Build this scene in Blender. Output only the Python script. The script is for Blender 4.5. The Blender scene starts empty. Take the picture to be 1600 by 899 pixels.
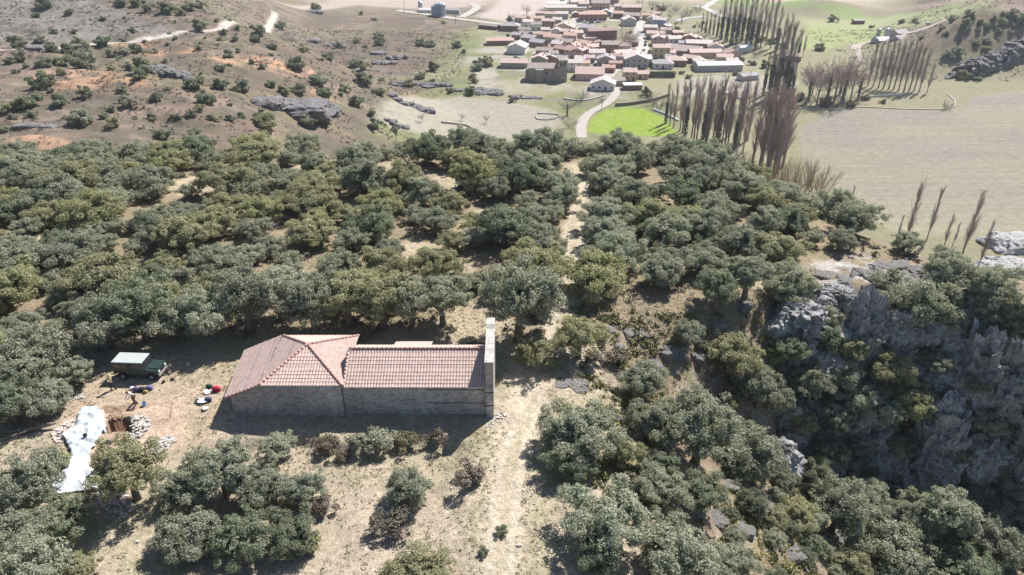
import bpy, math, random
import numpy as np
from mathutils import Vector
R = math.radians
scene = bpy.context.scene
COL = scene.collection

# ------------------------------------------------------------------ camera, sky, sun, exposure
CAM_H, PITCH, FPX = 40.0, R(30.0), 1111.0
cd = bpy.data.cameras.new('camera'); cam = bpy.data.objects.new('camera', cd); COL.objects.link(cam)
cam.location = (0, 0, CAM_H); cam.rotation_euler = (R(60.0), 0, 0)
cd.sensor_width = 36; cd.lens = FPX / 1600 * 36; cd.clip_start = 0.5; cd.clip_end = 12000
scene.camera = cam
SUN_EL, SUN_AZ = R(50.0), R(40.0)           # azimuth from +Y towards +X
world = bpy.data.worlds.new('World'); scene.world = world; world.use_nodes = True
wn = world.node_tree; bg = wn.nodes['Background']
sky = wn.nodes.new('ShaderNodeTexSky'); sky.sky_type = 'NISHITA'; sky.sun_disc = False
sky.sun_elevation = SUN_EL; sky.sun_rotation = SUN_AZ; sky.altitude = 900; sky.dust_density = 1.0
wn.links.new(sky.outputs[0], bg.inputs[0]); bg.inputs[1].default_value = 0.078
sd = bpy.data.lights.new('sun', 'SUN'); so = bpy.data.objects.new('sun', sd); COL.objects.link(so)
sd.energy = 5.0; sd.angle = R(0.53); sd.color = (1.0, 0.965, 0.92)
sdir = Vector((math.cos(SUN_EL) * math.sin(SUN_AZ), math.cos(SUN_EL) * math.cos(SUN_AZ), math.sin(SUN_EL)))
so.rotation_euler = sdir.to_track_quat('Z', 'Y').to_euler(); so.location = sdir * 300
scene.view_settings.view_transform = 'Standard'; scene.view_settings.look = 'None'
scene.view_settings.exposure = 0.86; scene.view_settings.gamma = 1.0
scene.render.engine = 'CYCLES'
scene.cycles.max_bounces = 5; scene.cycles.diffuse_bounces = 3; scene.cycles.glossy_bounces = 2
scene.cycles.transparent_max_bounces = 4; scene.cycles.volume_bounces = 0
scene.cycles.use_denoising = True

# ------------------------------------------------------------------ noise
def h2(ix, iy, s):
    a = (ix.astype(np.int64) * 374761393 + iy.astype(np.int64) * 668265263 + s * 1442695041) & 0xffffffff
    a = ((a ^ (a >> 13)) * 1274126177) & 0xffffffff
    a = a ^ (a >> 16)
    return (a & 0xffff) / 65535.0
def vn(x, y, s=0):
    x = np.asarray(x, float); y = np.asarray(y, float)
    ix = np.floor(x); iy = np.floor(y); fx = x - ix; fy = y - iy
    fx = fx * fx * (3 - 2 * fx); fy = fy * fy * (3 - 2 * fy)
    a = h2(ix, iy, s); b = h2(ix + 1, iy, s); c = h2(ix, iy + 1, s); d = h2(ix + 1, iy + 1, s)
    return (a + (b - a) * fx) * (1 - fy) + (c + (d - c) * fx) * fy
def fbm(x, y, s=0, o=4):
    t = 0; amp = .5; n = 0
    for i in range(o):
        t = t + vn(x * 2 ** i, y * 2 ** i, s + 17 * i) * amp; n += amp; amp *= .5
    return t / n
def vn3(x, y, z, s=0):
    iz = np.floor(z); fz = z - iz; fz = fz * fz * (3 - 2 * fz)
    def lay(k):
        ix = np.floor(x); iy = np.floor(y); fx = x - ix; fy = y - iy
        fx = fx * fx * (3 - 2 * fx); fy = fy * fy * (3 - 2 * fy)
        q = (iz + k).astype(np.int64) * 7919
        def h(a, b):
            v = (a.astype(np.int64) * 374761393 + b.astype(np.int64) * 668265263 + q * 1013904223 + s * 1442695041) & 0xffffffff
            v = ((v ^ (v >> 13)) * 1274126177) & 0xffffffff
            v = v ^ (v >> 16)
            return (v & 0xffff) / 65535.0
        a = h(ix, iy); b = h(ix + 1, iy); c = h(ix, iy + 1); d = h(ix + 1, iy + 1)
        return (a + (b - a) * fx) * (1 - fy) + (c + (d - c) * fx) * fy
    return lay(0) * (1 - fz) + lay(1) * fz
def fbm3(x, y, z, s=0, o=4):
    t = 0; amp = .5; n = 0
    for i in range(o):
        t = t + vn3(x * 2 ** i, y * 2 ** i, z * 2 ** i, s + 17 * i) * amp; n += amp; amp *= .5
    return t / n
def ridge3(x, y, z, s=0, o=4):
    t = 0; amp = .5; n = 0
    for i in range(o):
        t = t + (1 - np.abs(2 * vn3(x * 2 ** i, y * 2 ** i, z * 2 ** i, s + 17 * i) - 1)) * amp; n += amp; amp *= .5
    return t / n
def ss(a, b, x):
    t = np.clip((x - a) / (b - a), 0, 1); return t * t * (3 - 2 * t)
ip = np.interp

# ------------------------------------------------------------------ the lie of the land
def xr_(y): return ip(y, [0, 62, 66, 70, 77, 88, 100, 125, 150, 400], [400, 300, 84, 66, 54, 47, 41, 30, 12, 0])
def yb_(x): return ip(x, [-300, -110, -60, 0, 40], [105, 109, 113, 119, 120])
def yc_(x): return ip(x, [0, 8, 14, 20, 26, 31, 36, 44, 52, 60, 80], [62, 60, 58, 59, 62, 65.5, 66.5, 64.5, 61, 57, 49])
def gorge(x): return ip(x, [2, 6, 11, 17, 23, 29, 38, 50, 60, 80, 110, 150], [0, -.3, -2.0, -5.2, -9.5, -15, -20, -20.5, -21.5, -31, -50, -58])
def Z(x, y, fine=True):
    x = np.asarray(x, float); y = np.asarray(y, float)
    xe = ip(y, [100, 200, 330, 380, 430, 600, 900, 1500], [-14, -22, -30, -60, -125, -165, -260, -500])
    A = 38 * ss(0, 1, (xe + 22 - x) / 125) + np.clip(-x - 120, 0, 400) * .03
    hb = np.minimum(x - (214 + np.clip((y - 470) * .5, -30, 200)), (y - 404) * 1.3)
    B = 42 * ss(0, 1, hb / 120)
    F = -60 + A + B
    F = F + 9 * np.exp(-((x - 262) / 42) ** 2 - ((y - 655) / 22) ** 2)
    hill = ss(2, 20, A + B)
    F = F + hill * (7 * (fbm(x / 60, y / 60, 3, 3) - .5) + 2.2 * (1 - np.abs(2 * fbm(x / 26 + 5, y / 15, 9, 3) - 1) - .5))
    F = F + hill * (1.5 * (fbm(x / 7, y / 5, 14, 4) - .5) + 1.6 * (ridge3(x / 30, y / 8, x * 0, 15, 3) - .5))
    F = F + 20 * np.exp(-((x - 133) / 20) ** 2 - ((y - 146) / 17) ** 2)
    wob = 22 * (fbm(x / 7, x * 0 + 3, 21, 3) - .5) * ss(20, 32, x)
    G = gorge(x + 4 * (fbm(x / 9, y / 9, 5, 3) - .5))
    wc = ip(x, [0, 12, 22, 28, 32, 60], [12, 15, 17, 15, 13, 13])
    w = ss(-.5, .5, (y - yc_(x) - wob * .3) / wc)
    Pz = .5 * (fbm(x / 16, y / 16, 31, 3) - .5) - .03 * np.clip(x - 20, 0, 60) * 1.0 - ss(60, 125, y) * 1.5
    G = np.where(x < 2, Pz, G + .5 * (fbm(x / 16, y / 16, 31, 3) - .5) * 1)
    P = G * (1 - w) + Pz * w
    e = np.minimum((xr_(y) - x) / 34.0, (yb_(x) - y) / 40.0) + .25 * (fbm(x / 18, y / 18, 41, 2) - .5)
    wp = ss(-1.0, .05, e)
    z = F * (1 - wp) + P * wp
    if fine:
        slope = w * (1 - w) * 4 * ss(10, 26, x) + ss(12, 30, x) * (1 - w) * .35
        z = z + slope * wp * (2.4 * (fbm(x / 2.5, y / 2.5, 51, 4) - .5) + 3.0 * (fbm(x / 7, y / 7, 53, 2) - .5))
        z = z + .10 * (fbm(x / 1.1, y / 1.1, 61, 2) - .5)
        rt = np.exp(-((x - 43) / 7) ** 2 - ((y - 73) / 5) ** 2); z = z + rt * (2.6 * (ridge3(x / 3, y / 3, x * 0, 57, 4) - .5))
        # excavation trenches beside the chapel
        for cx, cy, hx, hy, an, dp in PITS:
            c, s_ = math.cos(an), math.sin(an)
            u = (x - cx) * c + (y - cy) * s_; v = -(x - cx) * s_ + (y - cy) * c
            m = np.maximum(np.abs(u) - hx, np.abs(v) - hy)
            z = z - dp * (1 - ss(-.12, .12, m))
        # low bank in front of the chapel
        z = z - .75 * (1 - ss(-.5, .5, y - (44.2 + .6 * np.sin(x * .6)))) * ss(-26, -22, x) * (1 - ss(-6, -2, x)) * ss(20, 40, y)
    return z
PITS = []
cp, sp_ = math.cos(PITCH), math.sin(PITCH)
def ray(px, py):
    u = (px - 800) / FPX; v = (py - 449.5) / FPX
    return np.array([u, cp - v * sp_, -(sp_ + v * cp)])     # per unit of depth
TT = np.geomspace(18, 2500, 1400)
def at(px, py, lift=0.0):
    """world point where the sight line meets the ground (raised by lift)"""
    d = ray(px, py); x = d[0] * TT; y = d[1] * TT; z = CAM_H + d[2] * TT
    g = Z(x, y) + lift
    k = np.nonzero(z < g)[0]
    if len(k) == 0: t = TT[-1]
    else:
        k = max(k[0], 1); a = z[k - 1] - g[k - 1]; b = z[k] - g[k]
        t = TT[k - 1] + (TT[k] - TT[k - 1]) * a / (a - b)
    return Vector((d[0] * t, d[1] * t, float(Z(d[0] * t, d[1] * t)))), t
def proj(p):
    dy = p[1]; dz = p[2] - CAM_H
    dep = dy * cp - dz * sp_
    return 800 + FPX * p[0] / dep, 449.5 + FPX * (-dz * cp - dy * sp_) / dep, dep
for px_, py_, hx, hy, an, dp in ((186, 664, .95, .75, .18, 1.3), (179, 640, 1.5, .3, .2, .55), (203, 675, .22, .7, .1, 1.0)):
    q, _ = at(px_, py_); PITS.append((q.x, q.y, hx, hy, an, dp))

# ------------------------------------------------------------------ tagging and mesh helpers
THINGS = []
def tag(o, label=None, cat=None, group=None, kind=None):
    if label: o['label'] = label
    if cat: o['category'] = cat
    if group: o['group'] = group
    if kind: o['kind'] = kind
    if cat and kind is None: THINGS.append(o)
    return o
def empty(name, loc, rz=0.0, s=1.0):
    o = bpy.data.objects.new(name, None); COL.objects.link(o)
    o.location = loc; o.rotation_euler = (0, 0, rz)
    o.scale = (s, s, s) if not isinstance(s, tuple) else s
    o.empty_display_size = .3
    return o
def mesh_np(name, verts, loops, sizes, mats=None, midx=None, smooth=False):
    me = bpy.data.meshes.new(name)
    verts = np.asarray(verts, np.float32); loops = np.asarray(loops, np.int32).ravel(); sizes = np.asarray(sizes, np.int32)
    me.vertices.add(len(verts)); me.vertices.foreach_set('co', verts.ravel())
    me.loops.add(len(loops)); me.loops.foreach_set('vertex_index', loops)
    me.polygons.add(len(sizes))
    st = np.concatenate(([0], np.cumsum(sizes)[:-1])).astype(np.int32)
    me.polygons.foreach_set('loop_start', st); me.polygons.foreach_set('loop_total', sizes)
    if midx is not None: me.polygons.foreach_set('material_index', np.asarray(midx, np.int32))
    me.polygons.foreach_set('use_smooth', np.full(len(sizes), smooth))
    for m in (mats or []): me.materials.append(m)
    me.update(calc_edges=True)
    return me
def link(name, me, parent=None, loc=(0, 0, 0)):
    o = bpy.data.objects.new(name, me); COL.objects.link(o); o.parent = parent; o.location = loc
    return o
class MB:
    def __init__(s): s.v = []; s.f = []; s.m = []
    def add(s, vs, fs, m=0):
        b = len(s.v); s.v += [tuple(v) for v in vs]; s.f += [tuple(i + b for i in f) for f in fs]; s.m += [m] * len(fs); return s
    def box(s, x0, x1, y0, y1, z0, z1, m=0, rot=None, taper=0):
        t = taper
        vs = [(x0, y0, z0), (x1, y0, z0), (x1, y1, z0), (x0, y1, z0), (x0 + t, y0 + t, z1), (x1 - t, y0 + t, z1), (x1 - t, y1 - t, z1), (x0 + t, y1 - t, z1)]
        if rot:
            c, sn = math.cos(rot), math.sin(rot); vs = [(x * c - y * sn, x * sn + y * c, z) for x, y, z in vs]
        return s.add(vs, [(0, 3, 2, 1), (4, 5, 6, 7), (0, 1, 5, 4), (1, 2, 6, 5), (2, 3, 7, 6), (3, 0, 4, 7)], m)
    def prism(s, prof, a0, a1, axis='x', m=0):
        """extrude a closed 2-D profile along an axis"""
        n = len(prof)
        def P(a, p): return (a, p[0], p[1]) if axis == 'x' else ((p[0], a, p[1]) if axis == 'y' else (p[0], p[1], a))
        vs = [P(a0, p) for p in prof] + [P(a1, p) for p in prof]
        fs = [tuple(range(n))[::-1], tuple(range(n, 2 * n))] + [(i, (i + 1) % n, n + (i + 1) % n, n + i) for i in range(n)]
        return s.add(vs, fs, m)
    def tube(s, pts, rad, sides=6, m=0, cap=True):
        pts = [Vector(p) for p in pts]; n = len(pts); vs = []
        up = Vector((0.13, .21, 1)).normalized()
        for i, p in enumerate(pts):
            d = (pts[min(i + 1, n - 1)] - pts[max(i - 1, 0)]).normalized()
            a = d.cross(up)
            if a.length < .1: a = d.cross(Vector((1, 0, 0)))
            a.normalize(); b = d.cross(a); r = rad[i] if hasattr(rad, '__len__') else rad
            for k in range(sides):
                t = 2 * math.pi * k / sides; vs.append(p + a * math.cos(t) * r + b * math.sin(t) * r)
        fs = [(i * sides + k, i * sides + (k + 1) % sides, (i + 1) * sides + (k + 1) % sides, (i + 1) * sides + k) for i in range(n - 1) for k in range(sides)]
        if cap: fs += [tuple(range(sides))[::-1], tuple(range((n - 1) * sides, n * sides))]
        return s.add(vs, fs, m)
    def cyl(s, c, r, h, axis='z', sides=16, m=0):
        c = Vector(c); d = {'x': Vector((1, 0, 0)), 'y': Vector((0, 1, 0)), 'z': Vector((0, 0, 1))}[axis] * h * .5
        return s.tube([c - d, c + d], r, sides, m)
    def mesh(s, name, mats, smooth=False):
        loops = [i for f in s.f for i in f]
        return mesh_np(name, np.array(s.v), loops, [len(f) for f in s.f], mats if isinstance(mats, (list, tuple)) else [mats], s.m, smooth)
    def build(s, name, mats, parent=None, smooth=False, loc=(0, 0, 0)):
        return link(name, s.mesh(name, mats, smooth), parent, loc)

# ------------------------------------------------------------------ materials
class NT:
    def __init__(s, name, rough=.9, spec=.3):
        s.m = bpy.data.materials.new(name); s.m.use_nodes = True; s.t = s.m.node_tree
        s.b = s.t.nodes['Principled BSDF']; s.b.inputs['Roughness'].default_value = rough
        s.b.inputs['Specular IOR Level'].default_value = spec
    def n(s, t, **k):
        o = s.t.nodes.new(t)
        for a, v in k.items(): setattr(o, a, v)
        return o
    def l(s, a, b): s.t.links.new(a, b)
    def obj(s):
        return s.n('ShaderNodeTexCoord').outputs['Object']
    def pos(s): return s.n('ShaderNodeNewGeometry').outputs['Position']
    def noise(s, vec, scale, det=4, rough=.6):
        o = s.n('ShaderNodeTexNoise'); o.inputs['Scale'].default_value = scale; o.inputs['Detail'].default_value = det; o.inputs['Roughness'].default_value = rough
        if vec is not None: s.l(vec, o.inputs['Vector'])
        return o.outputs['Fac']
    def ramp(s, f, stops):
        o = s.n('ShaderNodeValToRGB'); e = o.color_ramp.elements
        while len(e) < len(stops): e.new(.5)
        for i, (p, c) in enumerate(stops):
            e[i].position = p; e[i].color = (c, c, c, 1) if not hasattr(c, '__len__') else (*c, 1)
        s.l(f, o.inputs[0]); return o.outputs[0]
    def mix(s, f, a, b, bt='MIX'):
        o = s.n('ShaderNodeMix', data_type='RGBA', blend_type=bt)
        for i, v in ((0, f), (6, a), (7, b)):
            if hasattr(v, 'links'): s.l(v, o.inputs[i])
            else: o.inputs[i].default_value = v if i == 0 else (*v, 1)
        return o.outputs[2]
    def math(s, op, a, b=0.0):
        o = s.n('ShaderNodeMath', operation=op)
        for i, v in ((0, a), (1, b)):
            if hasattr(v, 'links'): s.l(v, o.inputs[i])
            else: o.inputs[i].default_value = v
        return o.outputs[0]
    def scale(s, vec, sc):
        o = s.n('ShaderNodeMapping'); s.l(vec, o.inputs[0]); o.inputs['Scale'].default_value = sc; return o.outputs[0]
    def bump(s, f, st=.5, dist=.05):
        o = s.n('ShaderNodeBump'); o.inputs['Strength'].default_value = st; o.inputs['Distance'].default_value = dist
        s.l(f, o.inputs['Height']); s.l(o.outputs[0], s.b.inputs['Normal'])
    def col(s, c):
        if hasattr(c, 'links'): s.l(c, s.b.inputs['Base Color'])
        else: s.b.inputs['Base Color'].default_value = (*c, 1)
        return s.m
def flat(name, c, rough=.8, var=.25, sc=3.0, metal=0.0, spec=.3):
    t = NT(name, rough, spec); f = t.noise(t.obj(), sc, 4)
    t.b.inputs['Metallic'].default_value = metal
    return t.col(t.mix(f, tuple(x * (1 - var) for x in c), tuple(min(1, x * (1 + var)) for x in c)))
MAT = {}

# ground: base colour of each patch of land is carried per vertex, the grain is procedural
g = NT('ground', .95, .15)
att = g.n('ShaderNodeAttribute', attribute_name='soil'); fx = g.n('ShaderNodeAttribute', attribute_name='cover')
sep = g.n('ShaderNodeSeparateColor'); g.l(fx.outputs['Color'], sep.inputs[0])
P = g.pos()
nb = g.noise(P, .35, 6, .65); nf = g.noise(P, 2.2, 6, .7); nff = g.noise(P, 9.0, 3, .7)
c = g.mix(1.0, att.outputs['Color'], g.ramp(nb, [(.25, .78), (.75, 1.22)]), 'MULTIPLY')
c = g.mix(1.0, c, g.ramp(nf, [(.28, .60), (.5, 1.0), (.72, 1.36)]), 'MULTIPLY')
c = g.mix(1.0, c, g.ramp(nff, [(.3, .72), (.7, 1.28)]), 'MULTIPLY')
# dry and green tufts
tuft = g.ramp(g.noise(g.scale(P, (1, 1, .4)), 3.4, 5, .7), [(.44, 0.0), (.60, 1.0)])
c = g.mix(g.math('MULTIPLY', tuft, sep.outputs[0]), c, (.17, .165, .075))
# pale stones
vo = g.n('ShaderNodeTexVoronoi'); vo.inputs['Scale'].default_value = 2.6; g.l(P, vo.inputs['Vector'])
vs = g.n('ShaderNodeSeparateColor'); g.l(vo.outputs['Color'], vs.inputs[0])
st = g.math('MULTIPLY', g.math('LESS_THAN', vo.outputs['Distance'], g.math('MULTIPLY', vs.outputs[0], .36)), g.math('GREATER_THAN', vs.outputs[1], .55))
c = g.mix(g.math('MULTIPLY', st, sep.outputs[1]), c, (.46, .43, .39))
# plough lines
n_a = g.noise(g.scale(P, (.012, .55, 1)), 1.0, 5, .62); n_b = g.noise(g.scale(P, (.03, .16, 1)), 1.0, 4, .6)
pl = g.ramp(g.math('ADD', g.math('MULTIPLY', n_a, .65), g.math('MULTIPLY', n_b, .35)), [(.36, .88), (.5, 1.0), (.64, 1.08)])
c = g.mix(sep.outputs[2], c, g.mix(1.0, c, pl, 'MULTIPLY'))
g.col(c)
bh = g.math('ADD', g.math('MULTIPLY', nf, .6), g.math('ADD', g.math('MULTIPLY', nff, .18), g.math('MULTIPLY', st, .1)))
g.bump(bh, 1.0, .32)
MAT['ground'] = g.m

def rockmat(name, a, b, d, lich, sc=1.0):
    t = NT(name, .9, .25); p = t.pos()
    n1 = t.noise(p, .5 * sc, 7, .65); n2 = t.noise(t.scale(p, (1, 1, .25)), 1.6 * sc, 8, .7); n3 = t.noise(p, 7 * sc, 4, .7)
    c = t.mix(t.ramp(n2, [(.3, 0), (.7, 1)]), a, b)
    c = t.mix(t.ramp(n1, [(.55, 0), (.68, 1)]), c, d)
    c = t.mix(t.ramp(t.noise(p, 1.1 * sc, 6, .7), [(.58, 0), (.66, 1)]), c, lich)
    c = t.mix(1.0, c, t.ramp(n3, [(.3, .65), (.7, 1.35)]), 'MULTIPLY')
    t.col(c); t.bump(t.math('ADD', n2, t.math('MULTIPLY', n3, .35)), 1.0, .8)
    return t.m
MAT['rock'] = rockmat('limestone', (.30, .295, .29), (.64, .62, .60), (.12, .12, .12), (.19, .13, .06))
MAT['slab'] = rockmat('pale_limestone', (.24, .225, .21), (.42, .40, .375), (.16, .15, .14), (.26, .2, .13), 2.0)
MAT['rock_far'] = rockmat('far_limestone', (.12, .115, .12), (.25, .235, .23), (.10, .10, .11), (.2, .16, .12), .4)

# ------------------------------------------------------------------ ground colours by place
def poly(pts, z0=None):
    out = []
    for p in pts:
        q, _ = at(*p); out.append((q.x, q.y))
    return np.array(out)
def sdist(x, y, pg):
    """signed distance to a polygon, positive inside"""
    x = np.asarray(x, float); y = np.asarray(y, float)
    d = np.full(x.shape, 1e9); ins = np.zeros(x.shape, bool); n = len(pg)
    for i in range(n):
        ax, ay = pg[i]; bx, by = pg[(i + 1) % n]; ex, ey = bx - ax, by - ay
        t = np.clip(((x - ax) * ex + (y - ay) * ey) / (ex * ex + ey * ey + 1e-9), 0, 1)
        d = np.minimum(d, np.hypot(x - ax - t * ex, y - ay - t * ey))
        cnd = ((ay > y) != (by > y)) & (x < ex * (y - ay) / (ey if abs(ey) > 1e-9 else 1e-9) + ax)
        ins ^= cnd
    return np.where(ins, d, -d)
def ldist(x, y, pl):
    x = np.asarray(x, float); y = np.asarray(y, float); d = np.full(x.shape, 1e9)
    for (ax, ay), (bx, by) in zip(pl[:-1], pl[1:]):
        ex, ey = bx - ax, by - ay
        t = np.clip(((x - ax) * ex + (y - ay) * ey) / (ex * ex + ey * ey + 1e-9), 0, 1)
        d = np.minimum(d, np.hypot(x - ax - t * ex, y - ay - t * ey))
    return d
def smooth_line(pl, n=8):
    pl = np.array(pl); out = []
    for i in range(len(pl) - 1):
        p0 = pl[max(i - 1, 0)]; p1 = pl[i]; p2 = pl[i + 1]; p3 = pl[min(i + 2, len(pl) - 1)]
        for k in range(n):
            t = k / n; out.append(.5 * (2 * p1 + (p2 - p0) * t + (2 * p0 - 5 * p1 + 4 * p2 - p3) * t * t + (3 * p1 - p0 - 3 * p2 + p3) * t ** 3))
    out.append(pl[-1]); return np.array(out)

TRACK = smooth_line(poly([(907, 262), (902, 300), (905, 345), (893, 400), (888, 450), (880, 500), (856, 545), (822, 585), (828, 622), (818, 665), (800, 720), (790, 790), (778, 899), (765, 980)]))
TRACK2 = smooth_line(poly([(800, 590), (815, 612), (800, 655), (770, 705), (735, 760), (700, 830)]))
CLEAR = [(300, 290, 5), (300, 332, 4), (655, 392, 3.2), (690, 305, 3.5), (625, 278, 5), (700, 283, 4), (740, 500, 4.5), (600, 262, 3), (905, 262, 3), (1010, 345, 2), (480, 262, 2.5), (540, 330, 2), (75, 372, 2.5), (720, 420, 2), (1190, 440, 3), (760, 330, 2)]
CLEARW = [(at(a, b)[0], r) for a, b, r in CLEAR]
GREEN = poly([(918, 207), (922, 188), (945, 172), (980, 168), (1008, 170), (1040, 186), (1056, 205), (1054, 214), (990, 212)])
FIELD_R = poly([(1250, 200), (1290, 176), (1320, 170), (1500, 172), (1520, 150), (1600, 140), (1800, 150), (1900, 420), (1640, 370), (1520, 372), (1400, 365), (1310, 310), (1250, 250)])
VILL = poly([(700, 110), (760, 60), (800, 30), (900, 5), (1050, 5), (1100, 60), (1200, 90), (1160, 130), (1000, 150), (960, 160), (800, 165), (740, 140)])
VALG = poly([(590, 215), (640, 150), (720, 50), (790, 25), (1040, 0), (1250, 20), (1340, 70), (1330, 150), (1240, 190), (1290, 330), (1180, 300), (1060, 240), (930, 230)])
BEIGE = poly([(585, 190), (600, 160), (640, 150), (720, 150), (800, 160), (860, 170), (880, 185), (850, 215), (640, 205)])
PINK1 = poly([(430, 2), (560, -14), (760, -14), (760, 8), (690, 14), (640, 14), (560, 8)])
PINK2 = poly([(760, 18), (800, -14), (1000, -14), (870, 12), (840, 22), (790, 34), (740, 26)])
PINKR = poly([(1330, 2), (1600, -14), (1800, -14), (1700, 20), (1560, 16), (1420, 12)])
GREENR = poly([(1240, 75), (1262, 42), (1320, 38), (1385, 44), (1390, 60), (1330, 66), (1290, 78)])
GREENB = poly([(1095, 0), (1130, -12), (1600, -10), (1330, 10), (1240, 12), (1150, 10)])
GREENC = poly([(1250, 30), (1400, 22), (1560, 18), (1480, 34), (1380, 42), (1260, 44)])
BEIGE2 = poly([(1050, 150), (1062, 122), (1140, 117), (1215, 118), (1250, 130), (1180, 150)])
ORANGE = [(130, 120, 9), (85, 117, 6), (115, 130, 8), (160, 127, 8), (200, 128, 7), (400, 100, 7), (440, 106, 7), (300, 82, 4), (420, 96, 6), (480, 112, 5), (50, 215, 4), (20, 228, 4), (70, 222, 4), (210, 70, 6), (240, 84, 5), (460, 180, 4), (640, 148, 4), (700, 145, 4), (350, 95, 5), (500, 150, 4)]
ORANGEW = [(at(a, b)[0], r) for a, b, r in ORANGE]
GREYHILL = poly([(-150, 70), (-150, -12), (120, -12), (220, 30), (300, 52), (180, 62), (60, 74)])
PALETRK = smooth_line(poly([(-80, 100), (0, 78), (80, 76), (160, 68), (230, 60), (300, 50), (360, 34), (430, 20)]))
DIG = poly([(85, 790), (95, 690), (95, 620), (150, 590), (270, 570), (360, 560), (352, 640), (330, 690), (260, 700), (215, 780), (160, 820), (90, 860)])
EXC = poly([(120, 640), (200, 628), (290, 622), (290, 700), (210, 720), (130, 720)])
ROCKTOP = poly([(1270, 415), (1340, 400), (1400, 405), (1475, 445), (1440, 470), (1380, 500), (1330, 500), (1290, 470)])
def lp(c, d, m):
    m = m[..., None]; return c * (1 - m) + np.array(d) * m
def ground_attr(x, y, z, ny):
    """soil colour and cover amounts (tufts, stones, plough lines); ny = steepness 0..1"""
    n1 = fbm(x / 7, y / 7, 71, 4); n2 = fbm(x / 2.2, y / 2.2, 72, 4); n3 = fbm(x / 30, y / 30, 73, 3)
    c = np.zeros(x.shape + (3,)); c[:] = (.355, .295, .225)
    tuft = .26 * ss(.35, .6, n1); stone = np.full(x.shape, .30); plough = np.zeros(x.shape)
    c = lp(c, (.31, .28, .175), ss(.48, .68, n1) * .7)
    c = lp(c, (.40, .325, .245), ss(.5, .7, n2) * .6)
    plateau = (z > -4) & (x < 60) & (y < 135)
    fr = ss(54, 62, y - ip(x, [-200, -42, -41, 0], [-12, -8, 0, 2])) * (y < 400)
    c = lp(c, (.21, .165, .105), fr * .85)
    # gorge side
    gr = ss(6, 16, x) * (y < 160) * ss(-2, 2, yc_(x) + 3 - y)
    c = lp(c, (.23, .185, .135), gr * .9); stone = np.maximum(stone, gr * .55)
    moss = gr * ss(.54, .66, fbm(x / 2.5, y / 2.5, 81, 4)); c = lp(c, (.19, .165, .07), moss * .6)
    c = lp(c, (.17, .12, .085), gr * ss(.5, .6, fbm(x / 3, y / 3, 82, 4)) * .6)
    c = lp(c, (.27, .26, .245), ss(.35, .75, ny) * ss(8, 20, x) * (y < 160) * ss(.40, .55, n2) * .9)
    m = ss(-1.5, 1.5, sdist(x, y, ROCKTOP) + 2.5 * (n2 - .5)) * ss(.36, .5, n2); c = lp(c, (.40, .375, .35), m * .9); tuft *= 1 - m; stone = np.maximum(stone, m)
    # far land
    far = ss(135, 165, y)
    F = np.zeros_like(c); F[:] = (.145, .10, .082)
    F = lp(F, (.20, .145, .12), ss(.42, .6, n3)); F = lp(F, (.105, .085, .07), ss(.47, .6, fbm(x / 9, y / 4, 83, 5)) * .85)
    F = lp(F, (.19, .17, .10), ss(.52, .66, fbm(x / 24, y / 16, 85, 3)) * .5)
    F = lp(F, (.185, .165, .165), ss(-6, 6, sdist(x, y, GREYHILL)) * .85)
    F = lp(F, (.10, .085, .075), (ss(.52, .66, fbm(x / 4.5, y / 3.5, 87, 4)) * .75))
    og = np.zeros(x.shape)
    for q, r in ORANGEW: og = np.maximum(og, 1 - ss(.3, 1.1, np.hypot((x - q.x) / 1.6, (y - q.y) / 1.3) / r + .7 * (n2 - .5)))
    F = lp(F, (.40, .235, .155), og * .9 * ss(.34, .46, fbm(x / 3.5, y / 2.5, 93, 4)))
    vg = ss(-14, 14, sdist(x, y, VALG) + 16 * (n3 - .5))
    F = lp(F, (.175, .19, .085), vg * .9)
    F = lp(F, (.12, .13, .07), vg * ss(.5, .62, fbm(x / 9, y / 9, 88, 4)) * .6)
    vv = ss(-12, 12, sdist(x, y, VILL) + 10 * (n3 - .5)); F = lp(F, (.34, .31, .27), vv * ss(.44, .56, fbm(x / 14, y / 14, 89, 3)) * .9); F = lp(F, (.20, .17, .15), vv * ss(.52, .6, fbm(x / 8, y / 8, 90, 3)) * .7)
    F = lp(F, (.26, .235, .155), vg * ss(.45, .62, n3) * .7)
    flat_r = ss(60, 110, x) * ss(-46, -52, z)
    F = lp(F, (.23, .212, .135), flat_r * .8)
    deep = ss(620, 760, y); F = lp(F, (.40, .33, .27), deep * (1 - vg) * ss(-62, -50, -np.abs(z + 60) - 50) * .9)
    for pg, colr, pw, sft in ((BEIGE, (.28, .255, .205), .5, 3), (BEIGE2, (.30, .275, .22), .3, 3), (PINK1, (.36, .29, .255), .4, 6), (PINK2, (.40, .33, .295), .3, 6), (PINKR, (.36, .265, .22), .3, 8),
                              (GREENR, (.25, .275, .12), .2, 4), (GREENB, (.20, .25, .10), .1, 5), (GREENC, (.27, .28, .15), .1, 6)):
        m = ss(-sft, sft, sdist(x, y, pg) + 3 * (n2 - .5)); F = lp(F, colr, m); plough = np.maximum(plough, m * pw)
    m = ss(-3, 3, sdist(x, y, FIELD_R) + 2 * (n2 - .5))
    fc = np.zeros_like(c); fc[:] = (.215, .19, .155); fc = lp(fc, (.23, .208, .152), ss(.4, .65, fbm(x / 60, y / 26, 91, 3))); fc = lp(fc, (.265, .25, .165), ss(300, 230, y + x * .2) * .6)
    F = F * (1 - m[..., None]) + fc * m[..., None]; plough = np.maximum(plough, m)
    ed = np.abs(sdist(x, y, FIELD_R) + 2) < 2.2; F[ed] = F[ed] * .8 + np.array((.2, .2, .09)) * .2
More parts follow.
